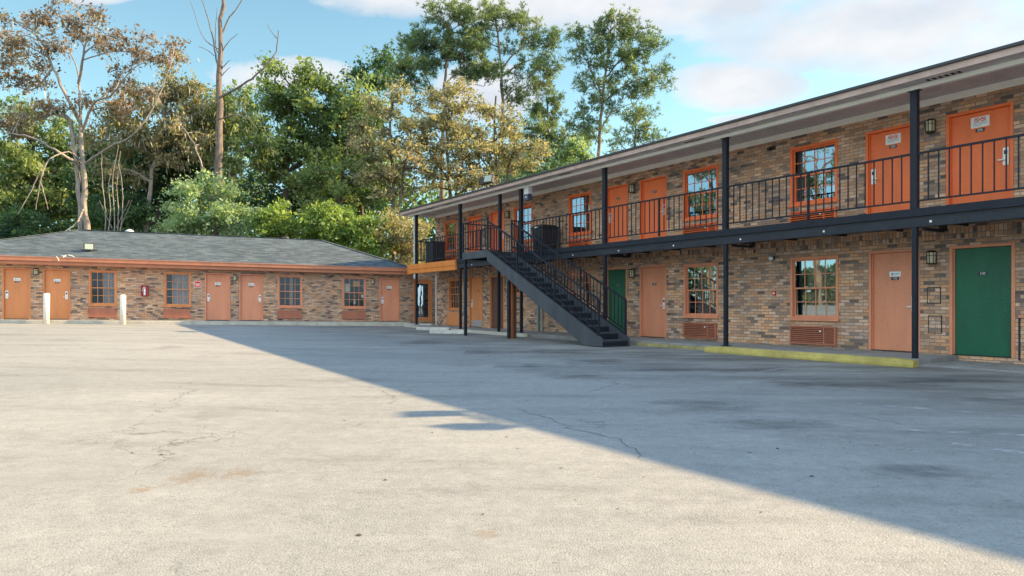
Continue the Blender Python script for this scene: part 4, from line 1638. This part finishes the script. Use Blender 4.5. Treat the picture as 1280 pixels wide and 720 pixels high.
def W(Y, pts, dy=0):
    return [at(x, y, Y + d) for x, y, d in [(p[0], p[1], p[2] if len(p) > 2 else dy) for p in pts]]


def tree(name, label, Y, px, tr, r0, r1, limbs, ell, leaf, bark, group=None, **kw):
    base = gb(px, Y)
    trunks = [([base] + W(Y, t), r0 if i == 0 else r0 * .7, r1) for i, t in enumerate(tr)]
    lb = [(W(Y, l[:-1]), l[-1], max(.02, l[-1] * .25)) for l in limbs]
    return plant(name, label, "tree", group, base, trunks, lb, px_clumps(Y, ell, kw.pop("depth", .8)), leaf, bark, **kw)


# big pale oak at the left
tree("oak_tree", "large pale barked oak with sparse russet leaves at far left", 41, 108,
     [[(108, 330), (107, 260), (104, 200), (101, 155)], [(104, 330), (99, 250), (95, 200), (88, 150)]], .23, .12,
     [[(101, 155), (82, 118), (66, 85), (52, 52), (30, 30), (0, 22), .11],
      [(101, 155), (99, 110, 1), (95, 82, 1.5), (86, 60, 2), .09],
      [(98, 105, 1), (106, 60, 0), (112, 25, -1), .09],
      [(103, 165), (118, 128, -1), (140, 118, -2), (158, 95, -3), (185, 72, -3), .09],
      [(106, 205), (135, 185, -1), (170, 165, -2), (195, 128, -2), (214, 80, -2), .085],
      [(102, 208), (70, 188, -1.5), (40, 172, -2), (0, 165, -2.5), .10],
      [(102, 205), (84, 190, -2), (62, 200, -3), (50, 228, -3.2), (45, 262, -3), .055],
      [(66, 85), (40, 112), (10, 105), .07], [(52, 208, -3), (38, 240, -3), (22, 268, -3), .03],
      [(104, 262, -1), (92, 282, -2.5), (70, 296, -3), .06], [(50, 225, -3), (56, 245, -3.2), (60, 262, -3), .025]],
     [(25, 40, 55, 40, 9, 1.2), (20, 85, 40, 30, 6, 1.2), (95, 22, 50, 26, 8, 1.0), (205, 62, 42, 30, 7, .9), (150, 60, 40, 35, 4, .8),
      (70, 125, 50, 25, 5, .9), (165, 115, 45, 30, 6, .9), (20, 150, 40, 25, 4, 1.0)],
     "brown", "grey", dens=.42, size=.105, twigs=16, moss=400, bare=.25)
# bare dead tree
dead_l = [[(274, 100), (268, 60), (262, 30), (252, 0), (244, -20), .06], [(276, 45), (287, 22), (300, 4), (306, -12), .06], [(276, 68), (286, 52), (297, 42), .045],
          [(274, 122, -.5), (300, 108, -1), (330, 84, -1.5), (345, 62, -1.5), (348, 38, -1.5), .09], [(275, 70), (271, 62, .3), (271, 10, .3), .05],
          [(276, 88), (282, 80), (288, 75), .05], [(277, 95), (283, 88), (288, 84), .04], [(274, 62), (262, 55), (238, 2), .03], [(275, 20), (280, -5), (286, -25), .05],
          [(330, 84, -1.5), (322, 74, -1.5), (318, 68, -1.5), .02], [(346, 48, -1.5), (338, 38, -1.5), (334, 30, -1.5), .025], [(272, 150, -.5), (295, 144, -1), (312, 150, -1.4), (322, 162, -1.6), .05],
          [(268, 70), (258, 62), (248, 58), .025]]
base = gb(272, 43)
plant("dead_tree", "tall leafless dead tree with broken bare limbs against the sky", "tree", None, base,
      [([base] + W(43, [(272, 320), (273, 220), (275, 120), (276, 40), (278, -10)]), .40, .10)],
      [(W(43, l[:-1]), l[-1], max(.014, l[-1] * .3)) for l in dead_l], [], "oak", "dead")
G = "trees along the wood behind the low wing"
# mossy olive tree between oak and dead tree
tree("tree", "grey green mossy tree between the pale oak and the dead tree", 44, 180, [[(182, 300), (190, 220), (200, 170), (205, 130)]], .2, .08,
     [[(200, 170), (225, 150, -1), (250, 140, -1), .08], [(262, 250, -3), (250, 200, -3), (238, 172, -3), (220, 150, -3), .07], [(195, 200), (170, 170), (150, 150), .08]],
     [(195, 150, 65, 40, 16, 1.2), (235, 175, 45, 40, 12, 1.2), (160, 180, 50, 50, 14, 1.2), (230, 110, 34, 24, 6, 1.0)], "olive", "grey", G, dens=.8, size=.12, moss=1500)
tree("tree", "tall dark evergreen tree standing at the left edge behind the pale oak", 50, 40, [[(40, 300), (42, 220), (40, 150)]], .25, .1, [],
     [(30, 170, 60, 50, 16, 1.5), (60, 235, 70, 45, 18, 1.5), (10, 250, 60, 45, 14, 1.5)], "oak", "dark", G, dens=1.0, size=.14, moss=600)
tree("tree", "dark leafy tree with a leaning trunk behind the round pale shrub", 47, 190, [[(192, 300), (205, 240), (225, 200), (240, 170)]], .24, .1, [],
     [(150, 250, 55, 40, 14, 1.5), (195, 215, 50, 45, 14, 1.5), (235, 200, 45, 40, 10, 1.4)], "dark", "dark", G, dens=1.2, size=.14)
tree("tree", "green tree wrapped around the dead trunk, above the round shrub", 45, 290, [[(290, 300), (292, 240), (295, 190)]], .2, .08, [],
     [(265, 165, 28, 40, 8, 1.0), (300, 190, 40, 45, 12, 1.2), (300, 135, 35, 25, 5, 1.0)], "oak", "grey", G, dens=1.0, size=.13, moss=500)
tree("oak_tree", "tall sunlit evergreen oak right of the dead tree", 48.5, 360, [[(358, 300), (360, 230), (358, 160), (366, 110)]], .28, .1,
     [[(360, 225), (340, 180), (325, 140), .1], [(359, 200), (385, 170), (405, 130), .1], [(355, 240), (325, 215), (312, 190), .07]],
     [(360, 112, 34, 30, 10, 1.2), (335, 160, 42, 45, 16, 1.3), (400, 130, 38, 40, 14, 1.3), (375, 200, 50, 40, 16, 1.3), (415, 195, 30, 40, 9, 1.3)], "oak", "dark", G, dens=1.15, size=.14)
tree("tree", "deep green tree rising between the oak and the brownish trees", 50, 455, [[(455, 300), (452, 200), (460, 120)]], .26, .08, [],
     [(465, 95, 28, 34, 10, 1.4), (440, 150, 40, 45, 14, 1.4), (450, 215, 45, 45, 14, 1.4)], "dark", "dark", G, dens=1.1, size=.15)
tree("tree", "light green tree in front of the deep green tree", 46, 430, [[(430, 305), (425, 240), (435, 180)]], .18, .07, [[(428, 250), (400, 230), (385, 215), .06]],
     [(455, 130, 25, 35, 8, 1.1), (425, 235, 45, 35, 12, 1.1)], "oak", "dark", G, dens=.9, size=.13)
for i, (px, Y, ell, lab) in enumerate((
        (490, 44, [(490, 155, 42, 45, 15, 1.2), (470, 205, 38, 40, 11, 1.1), (510, 215, 35, 40, 10, 1.1)], "first brownish olive tree, left of the far roof corner"),
        (560, 46, [(560, 140, 45, 42, 16, 1.2), (545, 195, 40, 42, 12, 1.2), (585, 200, 40, 40, 12, 1.2)], "middle brownish olive tree above the far roof corner"),
        (620, 48, [(615, 165, 42, 38, 14, 1.2), (650, 190, 38, 30, 10, 1.2), (600, 225, 30, 25, 6, 1.2)], "right brownish olive tree above the roof floodlight"))):
    tree("tree", lab, Y, px, [[(px, 300), (px + 2, 230), (px - 2, 165), (px, 120)], [(px + 4, 300), (px + 14, 225), (px + 24, 170)]], .2, .06,
         [[(px, 225), (px - 22, 190), (px - 35, 160), .08]], ell, "olive", "dark", G, dens=.72, size=.115, twigs=11, bare=.12)
tree("tree", "yellow green leafy tree showing over the long roof", 56, 690, [[(690, 300), (692, 230), (690, 190)]], .22, .08, [],
     [(675, 205, 45, 22, 12, 1.3), (715, 195, 28, 16, 6, 1.2), (640, 225, 30, 20, 6, 1.2)], "pale", "dark", G, dens=1.1, size=.15)
tree("pine_tree", "short dark pine between the two tall pines, low over the roof", 62, 690, [[(690, 300), (688, 200), (684, 130)]], .22, .07, [],
     [(680, 150, 26, 40, 12, 1.3), (705, 185, 25, 25, 8, 1.2)], "pine", "pine", "tall pines", style="needle", dens=1.0, size=.17)
tree("pine_tree", "leftmost tall pine with the densest rounded crown", 58, 553, [[(553, 300), (553, 180), (556, 100), (560, 40)]], .32, .08,
     [[(554, 130), (535, 100), (520, 75), .09], [(556, 105), (580, 85), (600, 80), .09], [(553, 120), (525, 110), (505, 100), .08], [(556, 110), (585, 105), (605, 108), .07]],
     [(560, 35, 38, 26, 13, 1.2), (530, 70, 34, 28, 12, 1.3), (585, 70, 30, 30, 11, 1.2), (510, 95, 25, 16, 7, 1.2), (605, 92, 20, 14, 5, 1.1)], "pine", "pine", "tall pines", style="needle", dens=1.15, size=.18)
tree("pine_tree", "middle tall pine with a long bare trunk and open crown", 60, 628, [[(628, 300), (628, 170), (627, 90), (622, 40), (618, 5)]], .27, .06,
     [[(628, 85), (645, 65), (668, 52), (690, 60), .09], [(628, 95), (650, 80), (680, 70), .08], [(628, 130), (642, 112), (660, 104), .08], [(624, 60), (608, 50), (600, 35), .06], [(629, 142), (650, 118), (676, 108), .07]],
     [(622, 18, 24, 16, 7, 1.0), (650, 40, 30, 22, 9, 1.1), (680, 52, 20, 18, 6, 1.0), (608, 40, 16, 22, 5, .9), (665, 95, 30, 20, 8, 1.0), (690, 80, 14, 10, 3, .9), (648, 120, 20, 14, 4, .9)],
     "pine", "pine", "tall pines", style="needle", dens=.85, size=.17)
tree("pine_tree", "rightmost tall pine standing alone over the long roof", 58, 748, [[(748, 300), (749, 190), (752, 140), (757, 90), (762, 40)]], .27, .06,
     [[(755, 100), (780, 72), (810, 60), .08], [(752, 130), (785, 105), (830, 92), .08], [(753, 120), (735, 80), (722, 60), .07], [(750, 165), (765, 140), (795, 128), .07], [(749, 180), (735, 160), (720, 158), .06], [(757, 90), (748, 55), (745, 38), .06]],
     [(765, 35, 26, 18, 8, 1.0), (735, 55, 22, 25, 8, 1.0), (800, 55, 26, 24, 9, 1.1), (828, 92, 20, 14, 6, 1.0), (770, 80, 35, 22, 10, 1.0), (745, 120, 32, 22, 8, 1.0), (800, 110, 26, 16, 6, 1.0), (730, 160, 28, 14, 6, .9)],
     "pine", "pine", "tall pines", style="needle", dens=.85, size=.17)
tree("pine_tree", "small light green pine below the solitary tall pine", 54, 788, [[(788, 300), (792, 190), (796, 140)]], .15, .05, [[(791, 195), (775, 180), (768, 172), .05]],
     [(800, 150, 22, 18, 7, 1.0), (815, 172, 24, 10, 5, .9), (780, 185, 24, 10, 5, .9)], "pine", "pine", "tall pines", style="needle", dens=.9, size=.16)


def shrub(label, Y, px, ell, leaf, **kw):
    base = gb(px, Y)
    st_ = []
    for i in range(5):
        e_ = at(px + rng.uniform(-.5, .5) * ell[0][2], ell[0][1] + rng.uniform(-.2, .4) * ell[0][3], Y)
        st_.append(([base + rng.normal(0, .1, 3) * [1, 1, 0], (base + e_) / 2 + rng.normal(0, .2, 3), e_], .05, .02))
    return plant("shrub", label, "shrub", "shrubs behind the low wing", base, st_, [], px_clumps(Y, ell, 1.0), leaf, "dark", trunk_name="stems", crown_name="foliage", **kw)


shrub("large round pale green shrub below the dead tree", 40.5, 262, [(262, 255, 48, 34, 34, .95), (225, 278, 30, 20, 9, .8), (300, 275, 26, 22, 9, .8)], "pale", dens=1.2, size=.095, twigs=14)
shrub("bright green shrub just right of the round pale shrub", 40.5, 345, [(345, 278, 28, 22, 14, .8)], "bright", dens=1.2, size=.105, twigs=14)
shrub("widest bright green shrub, behind the right slope of the shingled roof", 41.5, 415, [(415, 282, 40, 28, 22, .9), (455, 300, 30, 25, 12, .9)], "bright", dens=1.2, size=.11, twigs=14)
shrub("dusty olive shrub between the shingled roof's end and the balcony", 42, 490, [(490, 290, 30, 25, 14, .9), (520, 310, 25, 30, 12, .8)], "olive", dens=1.1, size=.10, twigs=13)
shrub("dark green shrub behind the left end of the shingled roof", 42, 30, [(30, 285, 50, 18, 16, .9)], "dark", dens=1.2, size=.11, twigs=13)
shrub("dark green shrub in the shade left of the round pale shrub", 44, 155, [(155, 275, 45, 25, 16, 1.0)], "dark", dens=1.2, size=.11, twigs=13)
tree("tree", "shadowy green tree seen between the trunks above the bright green shrubs", 54, 385, [[(385, 300), (383, 250), (388, 215)]], .2, .07, [],
     [(335, 245, 45, 34, 12, 1.4), (400, 250, 45, 32, 12, 1.4), (445, 255, 35, 30, 8, 1.3)], "dark", "dark", G, dens=.9, size=.14)
tree("tree", "shadowy green tree standing behind the bare saplings", 52, 120, [[(120, 300), (122, 250), (118, 215)]], .2, .07, [],
     [(120, 240, 50, 38, 14, 1.4), (85, 200, 35, 35, 9, 1.3), (150, 205, 35, 30, 8, 1.3)], "dark", "dark", G, dens=.95, size=.14)
# bare hanging vines near the pale oak
base = gb(145, 39)
vl = []
for x in (132, 138, 143, 148, 153):
    vl.append((W(39, [(x + rng.uniform(-4, 4), 300), (x, 265), (x + rng.uniform(-6, 6), 230), (x + rng.uniform(-8, 8), 195 + rng.uniform(-15, 15))]), .035, .012))
for x0, x1 in ((145, 162), (140, 124), (150, 165)):
    vl.append((W(39, [(x0, 285), ((x0 + x1) / 2, 268), (x1, 250)]), .02, .008))
plant("bare_saplings", "clump of bare pale saplings right of the oak trunk", "sapling", None, base, vl, [], [], "oak", "grey")

# far-off wood that closes the view between the trunks
C, n = [], 56000
u = rng.uniform(-75, 55, n)
top = 13.5 + 2.2 * np.sin(u * .35) + 1.8 * np.sin(u * .9 + 1) + rng.normal(0, 1.2, n)
z = rng.uniform(0, 1, n) ** .8 * top
C = np.stack([u, 72 + rng.uniform(-4, 4, n) + .05 * np.abs(u), z], 1)
u2 = rng.uniform(-40, 72, n // 2)
z2 = rng.uniform(0, 1, n // 2) ** .8 * (7 + 2 * np.sin(u2 * .3))
C = np.concatenate([C, np.stack([-62 + rng.uniform(-3, 3, n // 2), u2, z2], 1)])
n = len(C)
V, F = diamonds(C, unit(n), rng.uniform(.2, .5, n), rng.uniform(.12, .26, n))
wd = raw_mesh("distant_wood", V, F, LM["oak"], None)
tag(wd, kind="stuff")

# trees at the far left of the lot, beyond the frame: the windows mirror them
for i, (X, Y, h) in enumerate(((-34, 30, 15), (-41, 24, 18), (-44, 15, 16), (-42, 33, 20), (-38, 9, 14), (-46, 20, 22), (-40, 1, 17))):
    b0 = np.array([X, Y, gz(X)])
    cl = []
    for _ in range(16):
        q = unit(1)[0]
        cl.append((b0 + np.array([q[0] * 3.4, q[1] * 3.4, h * .68 + q[2] * h * .27]), 1.5))
    plant("pine_tree", "pine beyond the left edge of the lot", "tree", "pines mirrored in the windows", b0,
          [([b0, b0 + [.1, .1, h * .5], b0 + [0, .2, h * .92]], .25, .06)], [], cl, "pine", "pine", style="needle", dens=.8, size=.2, twigs=8)

# fallen leaves on the paving
n = 260
C = np.zeros((n, 3))
for i in range(n):
    if i < 110:
        C[i, :2] = rng.uniform(-7, 4), rng.uniform(2.6, 12)
    else:
        C[i, :2] = rng.uniform(-18, 7), rng.uniform(5, 26)
    C[i, 2] = gz(C[i, 0]) + .004
D = unit(n) * [1, 1, .12]
D /= np.linalg.norm(D, axis=1, keepdims=True)
s_ = rng.uniform(.007, .020, n)
A = np.stack([-D[:, 1], D[:, 0], rng.uniform(-.3, .3, n)], 1)
V = np.stack([C - D * s_[:, None], C + A * s_[:, None] * .6 + [0, 0, .002], C + D * s_[:, None], C - A * s_[:, None] * .5 + [0, 0, .002]], 1).reshape(-1, 3)
lv = raw_mesh("fallen_leaves", V, np.arange(4 * n).reshape(n, 4), LM["litter"], None)
tag(lv, kind="stuff")

# small weeds at the foot of the near column
base = np.array(mw(.86, 1.62, 0.0))
wb = empty("weed", base)
tag(wb, "small green weed growing at the foot of the nearest lower column", "weed")
n = 90
D = unit(n)
D[:, 2] = np.abs(D[:, 2]) + .5
D /= np.linalg.norm(D, axis=1, keepdims=True)
L = rng.uniform(.04, .09, n)
V, F = diamonds(rng.normal(0, .05, (n, 3)) * [1, 1, 0] + D * L[:, None], D, L, L * .25)
raw_mesh("leaves", V, F, LM["oak"], wb)

# ------------------------------------------------------------------ sky and sun
EL = R(28.2)
hx, hy = math.cos(R(11.5)), math.sin(R(11.5))
world = bpy.data.worlds.new("World")
scene.world = world
world.use_nodes = True
nt = world.node_tree
bg = nt.nodes["Background"]
sky = N(nt, "ShaderNodeTexSky")
sky.sky_type = "NISHITA"
sky.sun_disc = False
sky.sun_elevation = EL
sky.sun_rotation = math.atan2(hx, hy)
sky.air_density = 1.0
sky.dust_density = 0.6
sky.ozone_density = 1.2
tc = N(nt, "ShaderNodeTexCoord")
sx = N(nt, "ShaderNodeSeparateXYZ")
nt.links.new(tc.outputs["Generated"], sx.inputs[0])
X_, Y_, Z_ = sx.outputs
ay = math_(nt, "MAXIMUM", math_(nt, "ABSOLUTE", Y_), 0.08)
u_ = math_(nt, "DIVIDE", X_, ay)
v_ = math_(nt, "DIVIDE", Z_, ay)


def blob(px, py, rx, ry):
    a_ = math_(nt, "MULTIPLY", math_(nt, "SUBTRACT", u_, (px - HX) / F_PX), F_PX / rx)
    b_ = math_(nt, "MULTIPLY", math_(nt, "SUBTRACT", v_, (HY - py) / F_PX), F_PX / ry)
    return math_(nt, "SUBTRACT", 1.0, math_(nt, "ADD", math_(nt, "MULTIPLY", a_, a_), math_(nt, "MULTIPLY", b_, b_)))


mask = None
for q in ((800, -5, 330, 50), (1120, 32, 270, 66), (920, 108, 92, 32), (355, 92, 100, 26), (120, -5, 60, 14), (560, -15, 170, 40), (610, 120, 70, 40), (960, 150, 70, 9), (1000, -60, 700, 60)):
    b_ = blob(*q)
    mask = b_ if mask is None else math_(nt, "MAXIMUM", mask, b_)
mask = math_(nt, "MAXIMUM", mask, -1.2)
# unseen bright cloud added behind and to the left, to light the shaded walls
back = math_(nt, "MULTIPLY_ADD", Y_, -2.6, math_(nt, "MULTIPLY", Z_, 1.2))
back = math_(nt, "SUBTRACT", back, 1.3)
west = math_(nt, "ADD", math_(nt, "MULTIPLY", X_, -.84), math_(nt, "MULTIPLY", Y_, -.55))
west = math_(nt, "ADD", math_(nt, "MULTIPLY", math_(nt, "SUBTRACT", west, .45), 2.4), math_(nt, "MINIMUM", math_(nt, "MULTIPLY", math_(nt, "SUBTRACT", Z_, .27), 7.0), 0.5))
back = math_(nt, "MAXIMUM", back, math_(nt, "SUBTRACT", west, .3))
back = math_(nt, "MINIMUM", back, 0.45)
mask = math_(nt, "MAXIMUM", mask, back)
nz = N(nt, "ShaderNodeTexNoise", i_Scale=5.0, i_Detail=9, i_Roughness=0.62)
mp = N(nt, "ShaderNodeMapping")
mp.inputs["Scale"].default_value = (1, 1, 2.0)
nt.links.new(tc.outputs["Generated"], mp.inputs[0])
nt.links.new(mp.outputs[0], nz.inputs["Vector"])
dens = math_(nt, "MULTIPLY_ADD", math_(nt, "SUBTRACT", nz.outputs["Fac"], .5), 2.9, mask)
rc = ramp(nt, [(0.0, g3(0)), (0.30, g3(.62)), (0.8, g3(.97))])
nt.links.new(math_(nt, "MULTIPLY", dens, 1.0, clamp=True), rc.inputs[0])
nz2 = N(nt, "ShaderNodeTexNoise", i_Scale=9.0, i_Detail=6)
nt.links.new(mp.outputs[0], nz2.inputs["Vector"])
rcl = ramp(nt, [(.35, (.80, .84, .90)), (.65, (1.0, 1.0, 1.0))])
nt.links.new(nz2.outputs["Fac"], rcl.inputs[0])
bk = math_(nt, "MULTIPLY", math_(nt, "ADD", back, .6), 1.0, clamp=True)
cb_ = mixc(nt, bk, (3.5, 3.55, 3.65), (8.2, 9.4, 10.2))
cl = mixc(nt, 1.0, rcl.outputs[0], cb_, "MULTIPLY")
zt = N(nt, "ShaderNodeMapRange", interpolation_type="SMOOTHSTEP")
nt.links.new(Z_, zt.inputs["Value"])
zt.inputs["From Min"].default_value, zt.inputs["From Max"].default_value = .36, .72
zl = N(nt, "ShaderNodeMapRange", interpolation_type="SMOOTHSTEP")
nt.links.new(Z_, zl.inputs["Value"])
zl.inputs["From Min"].default_value, zl.inputs["From Max"].default_value = .02, .26
tint = mixc(nt, zl.outputs[0], (0.55, 0.80, 0.95), (0.92, 1.08, 0.90))
tint = mixc(nt, zt.outputs[0], tint, (0.08, 0.66, 1.16))
skc = mixc(nt, 1.0, sky.outputs[0], tint, "MULTIPLY")
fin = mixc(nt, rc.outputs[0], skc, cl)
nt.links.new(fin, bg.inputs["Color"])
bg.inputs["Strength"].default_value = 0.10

sd = bpy.data.lights.new("sun", "SUN")
sd.energy = 5.0  # W/m2
sd.angle = R(0.5)
sd.color = (1.0, .725, .41)
so = bpy.data.objects.new("sun", sd)
COL.objects.link(so)
to_sun = Vector((hx * math.cos(EL), hy * math.cos(EL), math.sin(EL)))
so.rotation_euler = to_sun.to_track_quat("Z", "Y").to_euler()
so.location = (30, 5, 20)

# ------------------------------------------------------------------ camera
cd = bpy.data.cameras.new("camera")
cd.sensor_width = 36.0
cd.lens = 36.0 * F_PX / 1280.0
cd.shift_y = (HY - 360.0) / 1280.0
cd.clip_start, cd.clip_end = 0.05, 3000
cam = bpy.data.objects.new("camera", cd)
COL.objects.link(cam)
cam.location = (0, 0, CAM_Z)
cam.rotation_euler = (R(90), 0, 0)
scene.camera = cam

scene.view_settings.view_transform = "Standard"
scene.view_settings.look = "None"
scene.view_settings.gamma = 1.0
scene.view_settings.exposure = 1.42
scene.render.engine = "CYCLES"
scene.cycles.use_denoising = True
scene.cycles.max_bounces = 10
scene.cycles.diffuse_bounces = 7
scene.cycles.transparent_max_bounces = 12
